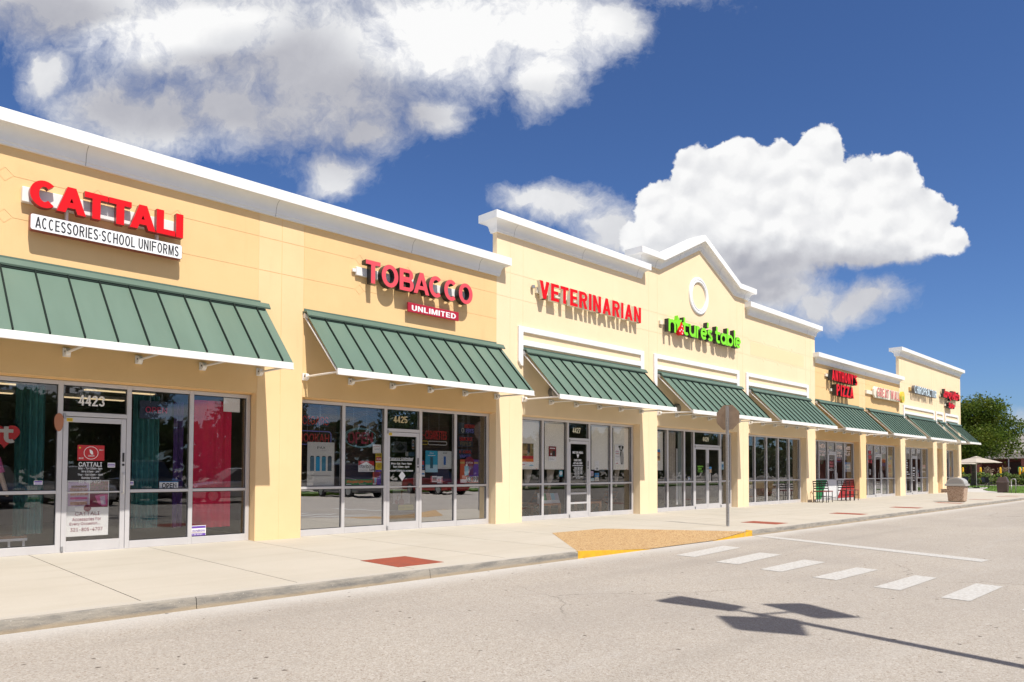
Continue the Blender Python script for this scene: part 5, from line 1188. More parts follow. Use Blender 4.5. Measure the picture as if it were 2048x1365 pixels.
def lounge(x, y, label, rz=0.):
    t = thing('folding_chair', label, 'chair', (x, y, ZS), 'slatted wooden chairs in the veterinary waiting room', rz)
    for s_ in (-.24, .24):
        m = MB(); m.tube([(s_, .05, .38), (s_+.28, .05, .92)], .02, 6) if False else m.tube([(-.30+0, s_, .36), (.10, s_, .96)], .02, 6); m.build('backrest_post', WOOD, t, local=True)
        m = MB(); m.tube([(-.32, s_, .36), (-.9, s_, .42)], .02, 6); m.build('seat_rail', WOOD, t, local=True)
        m = MB(); m.tube([(-.4, s_, .36), (-.85, s_, 0)], .018, 6); m.build('leg', WOOD, t, local=True)
        m = MB(); m.tube([(-.82, s_, .38), (-.3, s_, 0)], .018, 6); m.build('leg', WOOD, t, local=True)
    m = MB()
    for k in range(5):
        f = .28+.16*k; m.box(-.30+.40*f-.02, -.30+.40*f+.0, -.24, .24, .36+.6*f-.035, .36+.6*f+.035)
    m.build('backrest', WOOD, t, local=True)
    m = MB()
    for k in range(6): m.box(-.88+k*.1, -.81+k*.1, -.24, .24, .40, .418)
    m.build('seat', WOOD, t, local=True)
for px_, y, lb in ((1072, 14.0, 'slatted wooden chair under the leftmost roller shade'), (1216, 14.2, 'slatted wooden chair behind the glass beside the veterinary door'), (1241, 14.2, 'slatted wooden chair under the dog poster'), (1256, 14.6, 'slatted wooden chair at the right end of the veterinary window')):
    lounge(PY(px_, 1000, y).x+.3, y, lb)
def low_table(px0, px1, y, label):
    a, b = PY(px0, 1000, y).x, PY(px1, 1000, y).x
    t = thing('low_table', label, 'table', ((a+b)/2, y, ZS), 'low wooden tables in the veterinary waiting room')
    m = MB(); m.box(a, b, y, y+.45, .46, .52); m.build('top', WOOD2, t)
    for x in (a+.03, b-.03):
        for yy in (y+.03, y+.42): m = MB(); m.box(x-.03, x+.03, yy-.03, yy+.03, ZS, .459); m.build('leg', WOOD2, t)
    return a, b
a, b = low_table(1084, 1122, 13.5, 'low orange wooden table holding booklets'); low_table(1172, 1203, 13.5, 'low orange wooden table right of the veterinary door')
for i, (f, c, lb) in enumerate(((.08, PAPER, 'white booklet standing at the left end of the low table'), (.30, GRN, 'green topped booklet on the low table'), (.50, BEAD, 'brownish photo booklet on the low table'), (.74, SKYB, 'pale blue booklet on the low table'), (.93, M_('booklet_grey', (.4, .42, .5)), 'grey blue booklet at the right end of the low table'))):
    x = a+(b-a)*f; m = MB(); m.add([(x-.085, 13.56, .522), (x+.085, 13.56, .522), (x+.085, 13.66, .80), (x-.085, 13.66, .80), (x-.085, 13.66, .522), (x+.085, 13.66, .522)], [(0, 1, 2, 3), (0, 3, 4), (1, 5, 2), (3, 2, 5, 4)], 0)
    m.add([(x-.085, 13.588, .61), (x+.085, 13.588, .61), (x+.085, 13.655, .797), (x-.085, 13.655, .797)], [(0, 1, 2, 3)], 1)
    tag(m.build('booklet', [PAPER, c]), lb, 'booklet', 'booklets on the low table')
# bay 4429
a = PY(1300, 960, 13.2).x; t = MB(); t.box(19.1, PY(1326, 960, 13.2).x, 13.2, 13.205, 1.46, 2.74); tag(t.build('roller_shade', SH), 'cream roller shade at the left of the 4429 window, behind the veterinary column', 'roller shade')
poster('menu_poster', 'orange and blue menu poster at the left edge of the 4429 window', R_(1312, 899, 925.5, 1320.5, YN), [(0, 1, .78, 1, BLU), (0, 1, .68, .78, ORG), (.0, 1, 0, .14, PAPER), (.3, .8, .3, .5, BRN)], M_('menu_cream', (.62, .42, .2)))
drape('curtain', 'beige gathered curtain in the second pane of 4429', PY(1336.5, 960, 13.3).x, PY(1353, 960, 13.3).x, 1.05, 2.76, 13.35, CUR, amp=.025, wl=.11)
t = MB(); t.box(PY(1356, 960, 13.4).x, PY(1364, 960, 13.4).x, 13.4, 13.41, .3, 2.78); tag(t.build('glass_partition', M_('pale_glass_green', (.28, .32, .31), rough=.2)), 'pale glass panel behind the second pane of 4429', 'partition')
t = MB(); t.box(PY(1352, 960, 13.3).x, PY(1353.6, 960, 13.3).x, 13.27, 13.3, .3, 2.2); tag(t.build('white_post', WHITE), 'thin white post between the beige curtain and the pale glass panel', 'post')
poster('hours_card', 'pale blue card right of the double doors, beside the sign pole', R_(1442.7, 924, 939.6, 1447.6, YN), [(.1, .9, .75, .95, PAPER), (.15, .85, .3, .6, BLU)], SKYB, cat='card')
poster('door_sticker', 'small blue and tan sticker on the right leaf of the double doors', R_(1418.6, 934, 946, 1423, 13.075), [(0, 1, 0, .6, M_('sticker_tan', (.45, .32, .2)))], BLU, y=13.074, cat='sticker')
poster('window_sticker', 'round blue sticker on the rail left of the double doors', R_(1376.5, 955, 961, 1380, YN), [(.1, .9, .35, .65, PAPER)], BLU, cat='sticker')
# bay without door: counter with legs and a brown chair
t = thing('counter', 'pale yellow counter with a single leg in the doorless bay', 'counter', (27, 14, ZS))
CY = mat('counter_yellow', (.50, .38, .16), .5)
m = MB(); m.box(25.6, 29.7, 14.0, 14.6, 1.02, 1.06); m.build('top', CY, t); m = MB(); m.box(25.6, 29.7, 14.01, 14.03, .72, 1.019); m.build('apron', CY, t); m = MB(); m.box(27.15, 27.25, 14.05, 14.15, ZS, .719); m.build('leg', CY, t); m = MB(); m.box(29.5, 29.6, 14.05, 14.15, ZS, .719); m.build('leg', CY, t)
t = thing('armchair', 'dark red armchair behind the doorless bay glass', 'chair', (28.9, 13.8, ZS))
MR = mat('dark_red_seat', (.17, .04, .035), .5)
m = MB(); m.tube([(28.9, 13.8, .5), (28.9, 13.8, .58)], .27, 16); m.build('seat', MR, t, bevel=.02); m = MB(); m.box(28.65, 29.15, 14.02, 14.1, .58, 1.0); m.build('backrest', MR, t, bevel=.03); m = MB(); m.tube([(28.9, 13.8, ZS+.02), (28.9, 13.8, .499)], .04, 8); m.lathe([(.25, 0), (.25, .02), (.04, .04)], (28.9, 13.8, ZS), 16); m.build('pedestal', INK, t)
# pizza and buffet windows
poster('price_poster', 'blue white drink poster low in the last pizza shop pane', R_(1628+600/9.75, 870+535/9.75, 870+725/9.75, 1628+718/9.75, 13.12), [(.1, .9, .3, .75, PAPER), (.2, .8, .4, .65, SKYB), ('poly', [(.0, .75), (.3, .85), (.6, .8), (1, .95), (1, 1), (0, 1)], BLU)], M_('ice_blue', (.28, .36, .46)), cat='poster')
poster('round_emblem', 'dim green round emblem under the pasta lettering', R_(1628+108/9.75, 870+425/9.75, 870+540/9.75, 1628+180/9.75, 13.13), [('disc', .5, .5, .21, M_('emblem_green', (.02, .15, .04))), ('disc', .5, .45, .15, M_('emblem_grey', (.09, .07, .06)))], M_('emblem_dark', (.035, .03, .028)), y=13.13, cat='emblem')
rr = R_(1728+388/11.375, 880+300/11.375, 880+690/11.375, 1728+492/11.375, 13.12); cx_, cz_ = (rr[0]+rr[1])/2, (rr[2]+rr[3])/2; rx_, rz_ = (rr[1]-rr[0])/2, (rr[3]-rr[2])/2
t = thing('oval_sign', 'large orange and violet oval painting in the third pane of 4433', 'sign', (cx_, 13.12, rr[2]))
ov = lambda k_, y_, m_, z0=-1, z1=1: MB().prism_xz([(cx_+rx_*k_*math.cos(a), cz_+rz_*k_*max(z0, min(z1, math.sin(a)))) for a in [i*math.pi/20 for i in range(40)]], y_, y_+.002).build('print', m_, t)
ov(1, 13.12, M_('rose_rim', (.45, .25, .22))); ov(.92, 13.117, BRN); ov(.9, 13.114, ORG, -.1, .4); ov(.88, 13.112, M_('oval_green', (.18, .24, .12)), .4, 1); ov(.86, 13.110, M_('oval_violet', (.22, .14, .30)), -.6, -.2)
poster('menu_poster', 'tall yellow food poster in the last pane of 4433', R_(1728+540/11.375, 880+355/11.375, 880+865/11.375, 1728+645/11.375, 13.12), [(.05, .3, .75, .88, GRN), (.5, .9, .8, .95, BLU), (.2, .7, .62, .7, LIL), (.0, .8, .46, .58, ORG), (.1, .8, .22, .42, BRN), (.3, .6, .26, .38, ORG), (.1, .9, .04, .18, M_('food_tan', (.42, .22, .1)))], M_('menu_yellow', (.60, .52, .2)))
poster('paper_notice', 'small white slip in the first pane of 4433', R_(1728+125/11.375, 880+670/11.375, 880+800/11.375, 1728+160/11.375, 13.12), [(.3, .6, .3, .7, GREY)])
poster('menu_poster', 'pale green food poster in the window at the far corner', R_(1805+1150/12.41, 890+320/12.41, 890+650/12.41, 1805+1200/12.41, 13.12), [(0, 1, 0, .3, ORG), (.1, .9, .5, .8, SKYB)], M_('mint', (.42, .48, .38)))
poster('counter_notice', 'pink and white card pair in the last pane of the chiropractor window', R_(1805+500/12.41, 890+500/12.41, 890+590/12.41, 1805+570/12.41, 13.12), [(.4, 1, .5, 1, PNK), (.1, .9, .05, .3, PAPER)], M_('card_rose', (.5, .3, .28)), cat='notice')
poster('health_poster', 'red and blue poster in the pane right of the chiropractor door', R_(1805+358/12.41, 890+600/12.41, 890+790/12.41, 1805+425/12.41, 13.12), [(0, 1, 0, .45, MRN), (.2, .8, .6, .8, SKYB)], NAVY)
poster('yellow_notice', 'long white card across the last pane of the chiropractor window', R_(1805+490/12.41, 890+655/12.41, 890+685/12.41, 1805+570/12.41, 13.12), [(.1, .9, .4, .6, GREY)], cat='notice')

# ------------------------------------------------------------------ on the pavement
# stop sign seen from behind
bp = PZ(1455.5, 1053, ZS); t = thing('stop_sign', 'road sign on a perforated steel post, seen from its bare back', 'road sign', (bp.x, bp.y, ZS))
m = MB(); x, y = bp.x, bp.y
top = PY(1453.8, 812.5, y).z
m.box(x-.028, x+.028, y-.028, y+.028, ZS-.05, top)
for k in range(70):
    z = .2+k*.0365
    if z < top-.02: m.tube([(x-.0285, y, z), (x-.0270, y, z)], .008, 6, 1); m.tube([(x, y-.0285, z), (x, y-.0270, z)], .008, 6, 1)
m.build('post', [STEEL, GASKET], t)
rad = .325; zc = PY(1453.8, 835, y).z
oc = MB(); oc.prism_yz([(y+rad*math.cos(math.pi/8+k*math.pi/4), zc+rad*math.sin(math.pi/8+k*math.pi/4)) for k in range(8)], x+.03, x+.034)
al = mat('weathered_aluminium', (.36, .27, .20), .5, .3, var=.2, vscale=5); oc.build('plate', al, t)
oc = MB(); oc.prism_yz([(y+rad*.99*math.cos(math.pi/8+k*math.pi/4), zc+rad*.99*math.sin(math.pi/8+k*math.pi/4)) for k in range(8)], x+.0345, x+.0355); oc.build('face', RED, t)
bo = MB()
for z in (zc-.2, zc+.2): bo.tube([(x-.034, y, z), (x-.028, y, z)], .014, 8)
bo.build('bolt', STEEL, t)
# pebble-dash bin with a grey rounded hood
px_, pz_ = 37.2, 0
AG = pebble_mat('bin_pebbles', (.40, .27, .18), (.55, .42, .32), (.24, .14, .09), 55)
HOOD = mat('hood_grey', (.40, .39, .365), .5)
bx0, bx1, by0, by1 = 35.85, 36.50, 8.27, 8.97
t = thing('litter_bin', 'square pebble faced litter bin with a rounded grey hood', 'litter bin', ((bx0+bx1)/2, (by0+by1)/2, ZS))
m = MB(); q0 = [(bx0+.05, by0+.05), (bx1-.05, by0+.05), (bx1-.05, by1-.05), (bx0+.05, by1-.05)]; q1 = [(bx0, by0), (bx1, by0), (bx1, by1), (bx0, by1)]
m.add([(a, b, ZS+.02) for a, b in q0]+[(a, b, ZS+.70) for a, b in q1], [(3, 2, 1, 0), (4, 5, 6, 7), (0, 1, 5, 4), (1, 2, 6, 5), (2, 3, 7, 6), (3, 0, 4, 7)]); m.build('body', AG, t, bevel=.04)
m = MB(); m.box(bx0+.1, bx1-.1, by0+.1, by1-.1, ZS, ZS+.02); m.build('foot', INK, t)
m = MB(); m.box(bx0-.05, bx1+.05, by0-.05, by1+.05, ZS+.701, ZS+.80); m.build('rim', HOOD, t, bevel=.012)
m = MB(); arc = [(by0+.02, ZS+.801), (by1-.02, ZS+.801)]; nA = 10
arc = [(by0+.0, ZS+.801)]+[(by0+.35-.35*math.cos(math.pi*k/nA), ZS+.83+.25*math.sin(math.pi*k/nA)) for k in range(nA+1)]+[(by1, ZS+.801)]
m.prism_yz(arc[::-1], bx0, bx1); m.build('hood', HOOD, t, bevel=.01)
m = MB(); arc2 = [(by0+.06+.29-.29*math.cos(math.pi*k/nA), ZS+.83+.19*math.sin(math.pi*k/nA)) for k in range(nA+1)]
m.prism_yz(arc2[::-1], bx0-.012, bx0-.001); m.build('flap', mat('hood_flap', (.30, .29, .275), .5), t)
m = MB(); m.prism_xz([(bx0+.15, ZS+.40), (bx0+.45, ZS+.40), (bx0+.5, ZS+.56), (bx0+.1, ZS+.56)], by1+.0, by1+.24); m.build('ash_tray', AG, t)
# brown bin beyond the corner
t = thing('litter_bin', 'tall dark brown litter bin with a sloping lid near the bike rack', 'litter bin', (54.5, 10.43, ZS))
BB = mat('brown_plastic', (.075, .05, .045), .5)
x0, x1, y0, y1 = 54.25, 54.75, 10.12, 10.74
m = MB(); m.add([(x0+.04, y0+.04, ZS), (x1-.04, y0+.04, ZS), (x1-.04, y1-.04, ZS), (x0+.04, y1-.04, ZS), (x0, y0, ZS+.66), (x1, y0, ZS+.66), (x1, y1, ZS+.66), (x0, y1, ZS+.66)], [(3, 2, 1, 0), (4, 5, 6, 7), (0, 1, 5, 4), (1, 2, 6, 5), (2, 3, 7, 6), (3, 0, 4, 7)]); m.build('body', BB, t, bevel=.02)
m = MB(); m.box(x0-.02, x1+.02, y0-.02, y1+.02, ZS+.661, ZS+.70); m.build('rim', mat('brown_pale', (.20, .16, .15), .5), t, bevel=.008)
m = MB(); m.add([(x0, y0, ZS+.701), (x1, y0, ZS+.701), (x1, y1, ZS+.701), (x0, y1, ZS+.701), (x0+.08, y0+.1, ZS+1.0), (x1-.08, y0+.1, ZS+1.0), (x1-.08, y1-.1, ZS+1.0), (x0+.08, y1-.1, ZS+1.0)], [(3, 2, 1, 0), (4, 5, 6, 7), (0, 1, 5, 4), (1, 2, 6, 5), (2, 3, 7, 6), (3, 0, 4, 7)]); m.build('lid', BB, t, bevel=.02)
# bike rack
rk = MB(); c0 = PZ(2026.5, 986.4, ZS); rk.tube([(c0.x, c0.y+.1, ZS), (c0.x, c0.y+.1, ZS+.78)]+[(c0.x, c0.y-.02+.12*math.cos(k*math.pi/8), ZS+.78+.11*math.sin(k*math.pi/8)) for k in range(9)]+[(c0.x, c0.y-.14, ZS)], .03, 10)
tag(rk.build('bike_rack', STEEL, smooth=True), 'single steel hoop bike rack right of the brown bin', 'bike rack')
# wall tap on the column left of the pizza shop
p_ = PY(1621, 985, 12.79); m = MB(); m.tube([(p_.x, 12.8, p_.z), (p_.x, 12.72, p_.z), (p_.x, 12.70, p_.z-.08)], .016, 8); tb = MB(); tb.tube([(p_.x, 12.74, p_.z+.01), (p_.x, 12.74, p_.z+.05)], .01, 6); tb.tube([(p_.x-.035, 12.74, p_.z+.05), (p_.x+.035, 12.74, p_.z+.05)], .01, 6)
t = thing('wall_tap', 'small brass tap on the column left of the pizza shop', 'tap', (p_.x, 12.8, p_.z)); BR = mat('brass', (.45, .28, .14), .4, .8); m.build('spout', BR, t); tb.build('valve', BR, t)
# ladder-back chairs
BLK = mat('black_metal', (.016, .015, .016), .4); OXB = mat('oxblood_vinyl', (.20, .045, .035), .45)
def chair(label, loc, rz, group):
    t = thing('cafe_chair', label, 'chair', loc, group, rz)
    for sx in (-.19, .19):
        m = MB(); m.tube([(sx, -.2, 0), (sx, -.19, .45)], .016, 6); m.build('leg', BLK, t, local=True)
        m = MB(); m.tube([(sx, .24, 0), (sx, .2, .45), (sx*.95, .21, .6), (sx*.92, .30, .92)], .016, 6); m.build('leg', BLK, t, local=True)
    m = MB(); m.tube([(-.19, -.195, .25), (.19, -.195, .25)], .010, 5); m.tube([(-.19, -.195, .25), (-.19, .22, .25)], .010, 5); m.tube([(.19, -.195, .25), (.19, .22, .25)], .010, 5); m.build('stretcher', BLK, t, local=True)
    m = MB()
    for k, z in enumerate((.60, .70, .80, .895)): m.box(-.18, .18, .205+.1*(z-.58)/.34*.85, .222+.1*(z-.58)/.34*.85, z-.022, z+.022)
    m.build('backrest', BLK, t, local=True)
    m = MB(); m.box(-.215, .215, -.235, .205, .451, .495); m.build('seat', OXB, t, local=True, bevel=.018)
    return t
ch = []
def cpos(px_, y): return PY(px_, 990, y).x
CG = 'black ladder back chairs outside the pizza shop'
for px_, y, rz, lb in ((1640, 12.35, -1.57, 'black ladder back chair against the green panel, nearest to the column'), (1652, 12.35, -1.57, 'black ladder back chair half across the green and white panels'),
                       (1688, 12.38, -1.57, 'black ladder back chair leftmost of the three at the red panel'), (1696, 12.38, -1.57, 'black ladder back chair in the middle of the three at the red panel'), (1704.5, 12.38, -1.57, 'black ladder back chair rightmost of the three at the red panel')):
    chair(lb, (cpos(px_, y), y, ZS), rz+math.pi, CG)

# ------------------------------------------------------------------ beyond the corner: lawn, patio furniture, tree, hedges, brick store
LAWN = mat('lawn_green', (.115, .20, .025), .9, col2=(.085, .155, .02), vscale=3, bump=.6, bscale=60)
SOIL = mat('soil', (.09, .06, .04), .95)
lw = MB()
isl = [(54.0, 10.3), (54.0, 7.9), (56.5, 7.85), (79, 7.9), (80, 13.5), (80, 17.6), (68, 16.4), (72, 14.9), (66, 13.6), (61.5, 13.0), (58.3, 12.0), (56.2, 10.9), (55.2, 10.6)]
lw.prism_xy(isl, ZS-.006, ZS+.02)
structure('lawn', lw, LAWN)
pw = MB(); pw.box(80.5, 83.2, -10, 60, 0, ZS); structure('path', pw, PATIO)
gb = MB(); gb.box(83.3, 92, -10, 60, 0, ZS+.01); structure('planting_bed', gb, SOIL)
def blades(name, label, n, area, h, m, seed):
    rnd = random.Random(seed); mb = MB()
    for i in range(n):
        while True:
            x = rnd.uniform(54.1, 79.5); y = rnd.uniform(8, 17.4)
            c_ = False; j = len(isl)-1
            for k in range(len(isl)):
                if (isl[k][1] > y) != (isl[j][1] > y) and x < (isl[j][0]-isl[k][0])*(y-isl[k][1])/(isl[j][1]-isl[k][1])+isl[k][0]: c_ = not c_
                j = k
            if c_: break
        a = rnd.uniform(0, 6.28); w_ = rnd.uniform(.008, .02); hh = h*rnd.uniform(.5, 1.2); dx_, dy_ = math.cos(a)*w_, math.sin(a)*w_; lx, ly = rnd.uniform(-.03, .03), rnd.uniform(-.03, .03)
        mb.add([(x-dx_, y-dy_, ZS+.015), (x+dx_, y+dy_, ZS+.015), (x+lx, y+ly, ZS+.015+hh)], [(0, 1, 2)])
    o = mb.build(name, m); tag(o, label, 'grass', kind='stuff')
blades('grass', 'short bright green grass on the lawn island', 9000, None, .07, mat('grass_blade', (.15, .26, .03), .8, col2=(.10, .19, .02), vscale=5), 3)

def leafmat(name, c1, c2, c3):
    m = bpy.data.materials.new(name); m.use_nodes = True; t = NT(m.node_tree); b = t.n['Principled BSDF']; b.inputs['Roughness'].default_value = .55; b.inputs['Specular IOR Level'].default_value = .3
    rnd = t.new('ShaderNodeNewGeometry').outputs['Random Per Island']; pos = t.new('ShaderNodeNewGeometry').outputs['Position']
    c = t.mix(rnd, rgba(c1), rgba(c2)); c = t.mix(t.ramp(t.noise(pos, .8, 3, .6), .45, .7, 0, .8), c, rgba(c3)); t.put(b.inputs['Base Color'], c)
    tr = t.new('ShaderNodeBsdfTranslucent'); t.put(tr.inputs[0], c); mx = t.new('ShaderNodeMixShader'); mx.inputs[0].default_value = .3
    out = t.n['Material Output']; t.l.new(b.outputs[0], mx.inputs[1]); t.l.new(tr.outputs[0], mx.inputs[2]); t.l.new(mx.outputs[0], out.inputs[0]); MATS[name] = m; return m
OAK = leafmat('oak_leaf', (.036, .075, .008), (.115, .17, .012), (.17, .185, .015)); HED = leafmat('hedge_leaf', (.05, .10, .015), (.13, .20, .03), (.16, .15, .03)); DKL = leafmat('dark_leaf', (.022, .045, .012), (.05, .085, .018), (.05, .07, .016))
BARK = mat('bark', (.11, .085, .065), .95, col2=(.06, .05, .04), vscale=6, bump=.8, bscale=20)
def crown_mesh(blobs, n, size, seed, flat=.7):
    rnd = random.Random(seed); mb = MB(); tot = sum(b[3]*b[3] for b in blobs)
    for (bx, by, bz, br) in blobs:
        k = int(n*br*br/tot)
        ncl = max(6, int(k/26)); cl = []
        for i in range(ncl):
            while True:
                v = Vector((rnd.uniform(-1, 1), rnd.uniform(-1, 1), rnd.uniform(-1, 1)))
                if .25 < v.length < 1: break
            v = v.normalized()*(v.length**.45)
            cl.append(Vector((bx+v.x*br, by+v.y*br, bz+v.z*br*flat)))
        for i in range(k):
            c = cl[rnd.randrange(ncl)]; g_ = br*.16+.10
            p = c+Vector((rnd.gauss(0, g_), rnd.gauss(0, g_), rnd.gauss(0, g_*.8)))
            s_ = size*rnd.uniform(.6, 1.35)
            a = Vector((rnd.gauss(0, 1), rnd.gauss(0, 1), rnd.gauss(0, .7)+.2)).normalized(); b = a.cross(Vector((rnd.gauss(0, 1), rnd.gauss(0, 1), rnd.gauss(0, 1)))).normalized()
            u = a.cross(b)
            # a leaf spray: three pointed leaves
            mb.add([p-b*s_*.5, p+u*s_*.32, p+b*s_*.75, p-u*s_*.32], [(0, 1, 2, 3)])
            mb.add([p, p+b*s_*.2+a*s_*.5+u*s_*.25, p+a*s_*.9, p+a*s_*.5-b*s_*.22], [(0, 1, 2, 3)])
    return mb
def tree(name, label, loc, blobs, n, size, seed, trunk_h, tr, leaf, group=None, limbs=5):
    t = thing(name, label, 'tree', loc, group); rnd = random.Random(seed+99)
    m = MB(); m.tube([(0, 0, -.1), (.04, .02, trunk_h*.4), (.0, .05, trunk_h), (.1, .0, trunk_h*1.5)], [tr*1.35, tr, tr*.85, tr*.5], 10); tk = m.build('trunk', BARK, t, local=True, smooth=True)
    m = MB()
    for (bx, by, bz, br) in blobs[:limbs+3]:
        m.tube([(0, .03, trunk_h*.85), (bx*.4, by*.4, trunk_h+(bz-trunk_h)*.4), (bx*.9, by*.9, bz)], [tr*.5, tr*.32, tr*.08], 6)
        for k in range(2): m.tube([(bx*.5, by*.5, trunk_h+(bz-trunk_h)*.5), (bx+rnd.uniform(-br, br)*.8, by+rnd.uniform(-br, br)*.8, bz+rnd.uniform(-.1, .6)*br)], [tr*.2, tr*.04], 5)
    m.build('limb', BARK, t, local=True, smooth=True)
    crown_mesh(blobs, n, size, seed).build('crown', leaf, t, local=True)
    return t
r_ = random.Random(5)
def blobset(R, H0, H1, n, seed, core=True):
    rr = random.Random(seed); out = []
    for i in range(n):
        a = i*2.39996+rr.uniform(-.3, .3); f = math.sqrt((i+.5)/n); zf = rr.uniform(0, 1); w_ = math.sqrt(max(.05, 1-(2*zf-1)**2*.75))
        out.append((R*f*.78*w_*math.cos(a), R*f*.78*w_*math.sin(a), H0+(H1-H0)*(.08+.84*zf), R*rr.uniform(.26, .42)))
    return out
tree('oak_tree', 'rounded oak tree with bright yellow green tips at the end of the strip', (78, 17.2, ZS), blobset(3.9, 2.3, 7.7, 28, 11), 26000, .17, 4, 2.4, .2, OAK)
tree('oak_tree', 'darker oak tree half hidden behind the end wall of the strip', (82, 20.6, ZS), blobset(3.8, 2.2, 7.6, 18, 23), 8000, .19, 8, 2.4, .24, OAK)
tree('oak_tree', 'low branched tree at the right photo edge, in front of the brick store', (86, 13.0, ZS), blobset(1.9, 2.3, 4.6, 10, 31), 2600, .16, 12, 1.8, .1, OAK)
def hedge(name, label, x0, x1, y0, y1, h, n, size, m, seed):
    rnd = random.Random(seed); mb = MB()
    for i in range(n):
        x = rnd.uniform(x0, x1); y = rnd.uniform(y0, y1); z = ZS+h*(rnd.random()**.6)*(1+.12*math.sin(y*3.1)+.08*math.sin(y*7.7))
        s_ = size*rnd.uniform(.6, 1.4); a = Vector((rnd.gauss(0, 1), rnd.gauss(0, 1), rnd.gauss(0, 1))).normalized(); b = a.orthogonal().normalized(); p = Vector((x, y, z))
        mb.add([p-b*s_*.5, p+a*s_*.35, p+b*s_*.6, p-a*s_*.35], [(0, 1, 2, 3)])
    t = thing(name, label, 'hedge', ((x0+x1)/2, (y0+y1)/2, ZS)); mb.build('leaves', m, t)
    s_ = MB()
    for k in range(int((y1-y0)/1.2)):
        y = y0+.6+k*1.2; s_.tube([((x0+x1)/2, y, ZS), ((x0+x1)/2+.1, y+.1, ZS+h*.7)], [.04, .02], 5)
    s_.build('stem', BARK, t); return t
hedge('hedge', 'low clipped hedge in front, along the path', 84.0, 85.2, 8, 22, .62, 5200, .16, HED, 1)
hedge('hedge', 'taller hedge behind the low one, in front of the yellow bollards', 87.5, 89.0, 6, 27, 1.12, 6500, .2, HED, 2)
# umbrellas, tables and chairs on the patio
CAN = mat('canvas_beige', (.46, .40, .33), .85, var=.1, vscale=2)
def umbrella(x, y, label, R=1.75, zt=2.62, rot=.2):
    t = thing('patio_umbrella', label, 'umbrella', (x, y, ZS), 'beige patio umbrellas beyond the corner')
    m = MB(); m.tube([(x, y, ZS), (x, y, zt-.04)], .022, 8); m.build('pole', WMETAL, t)
    n = 8; vs = [(x, y, zt)]; fs = []
    for j, (f, dz) in enumerate(((.3, -.09), (.65, -.25), (1., -.44))):
        for i in range(16):
            a = rot+i*2*math.pi/16; k = 1 if i % 2 == 0 else (math.cos(math.pi/8)*(1-.015*f)); vs.append((x+R*f*k*math.cos(a), y+R*f*k*math.sin(a), zt+dz-(0 if i % 2 == 0 else .015*f)))
    for i in range(16): fs.append((0, 1+i, 1+(i+1) % 16))
    for j in range(2):
        for i in range(16): fs.append((1+j*16+i, 1+(j+1)*16+i, 1+(j+1)*16+(i+1) % 16, 1+j*16+(i+1) % 16))
    m = MB(); m.add(vs, fs); o = m.build('canopy', CAN, t); sm_ = o.modifiers.new('s', 'SOLIDIFY'); sm_.thickness = .012
    vs = [(x, y, zt+.09)]+[(x+.42*math.cos(rot+i*math.pi/4), y+.42*math.sin(rot+i*math.pi/4), zt-.04) for i in range(8)]
    m = MB(); m.add(vs, [(0, 1+i, 1+(i+1) % 8) for i in range(8)]); o = m.build('vent_cap', CAN, t); sm_ = o.modifiers.new('s', 'SOLIDIFY'); sm_.thickness = .01
    for i in range(8):
        a = rot+i*math.pi/4; m = MB(); m.tube([(x, y, zt-.35), (x+R*.5*math.cos(a), y+R*.5*math.sin(a), zt-.22)], .008, 5); m.build('rib', BLK, t)
    m = MB(); m.lathe([(0, 0), (.26, 0), (.26, .05), (.05, .09), (0, .09)], (x, y, ZS), 16); m.build('base', BLK, t)
U1 = PZ(1951, 976.5, ZS); U1 = Vector((67.0, 14.6, 0))
umbrella(U1.x, U1.y, 'beige patio umbrella nearest the corner, its right tip clear of the wall'); umbrella(70.5, 16.9, 'beige patio umbrella further back, mostly hidden by the nearer one', R=1.6, zt=2.55)
def ptable(x, y, label):
    t = thing('patio_table', label, 'table', (x, y, ZS), 'round black patio tables')
    m = MB(); m.lathe([(0, .70), (.48, .70), (.5, .715), (.48, .73), (0, .73)], (x, y, ZS), 24); m.build('top', BLK, t)
    for k in range(4):
        a = k*math.pi/2+.4; m = MB(); m.tube([(x+.10*math.cos(a), y+.10*math.sin(a), ZS+.70), (x+.14*math.cos(a), y+.14*math.sin(a), ZS+.35), (x+.42*math.cos(a), y+.42*math.sin(a), ZS)], .018, 6); m.build('leg', BLK, t)
ptable(U1.x+.4, U1.y+.3, 'round black patio table under the nearer umbrella'); ptable(70.5, 16.6, 'round black patio table under the umbrella further back')
def pchair(x, y, rz, label):
    t = thing('patio_chair', label, 'chair', (x, y, ZS), 'black metal mesh patio chairs', rz)
    for sx in (-.25, .25):
        m = MB(); m.tube([(sx, -.25, 0), (sx, -.22, .62), (sx, .2, .62)], .015, 6); m.build('leg', BLK, t, local=True)
        m = MB(); m.tube([(sx*.9, .28, 0), (sx, .2, .45), (sx*.9, .34, .86)], .015, 6); m.build('leg', BLK, t, local=True)
    m = MB(); m.box(-.24, .24, -.23, .22, .42, .445); m.build('seat', BLK, t, local=True, bevel=.01)
    m = MB()
    m.add([(-.225, .232, .49), (.225, .232, .49), (.215, .33, .86), (-.215, .33, .86), (-.225, .238, .49), (.225, .238, .49), (.215, .336, .86), (-.215, .336, .86)], [(0, 1, 2, 3), (7, 6, 5, 4), (0, 4, 5, 1), (3, 2, 6, 7)])
    m.tube([(-.23, .33, .86), (0, .345, .90), (.23, .33, .86)], .014, 6); m.tube([(-.24, .235, .50), (.24, .235, .50)], .01, 5); m.tube([(-.235, .285, .68), (.235, .285, .68)], .01, 5)
    m.build('backrest', BLK, t, local=True)
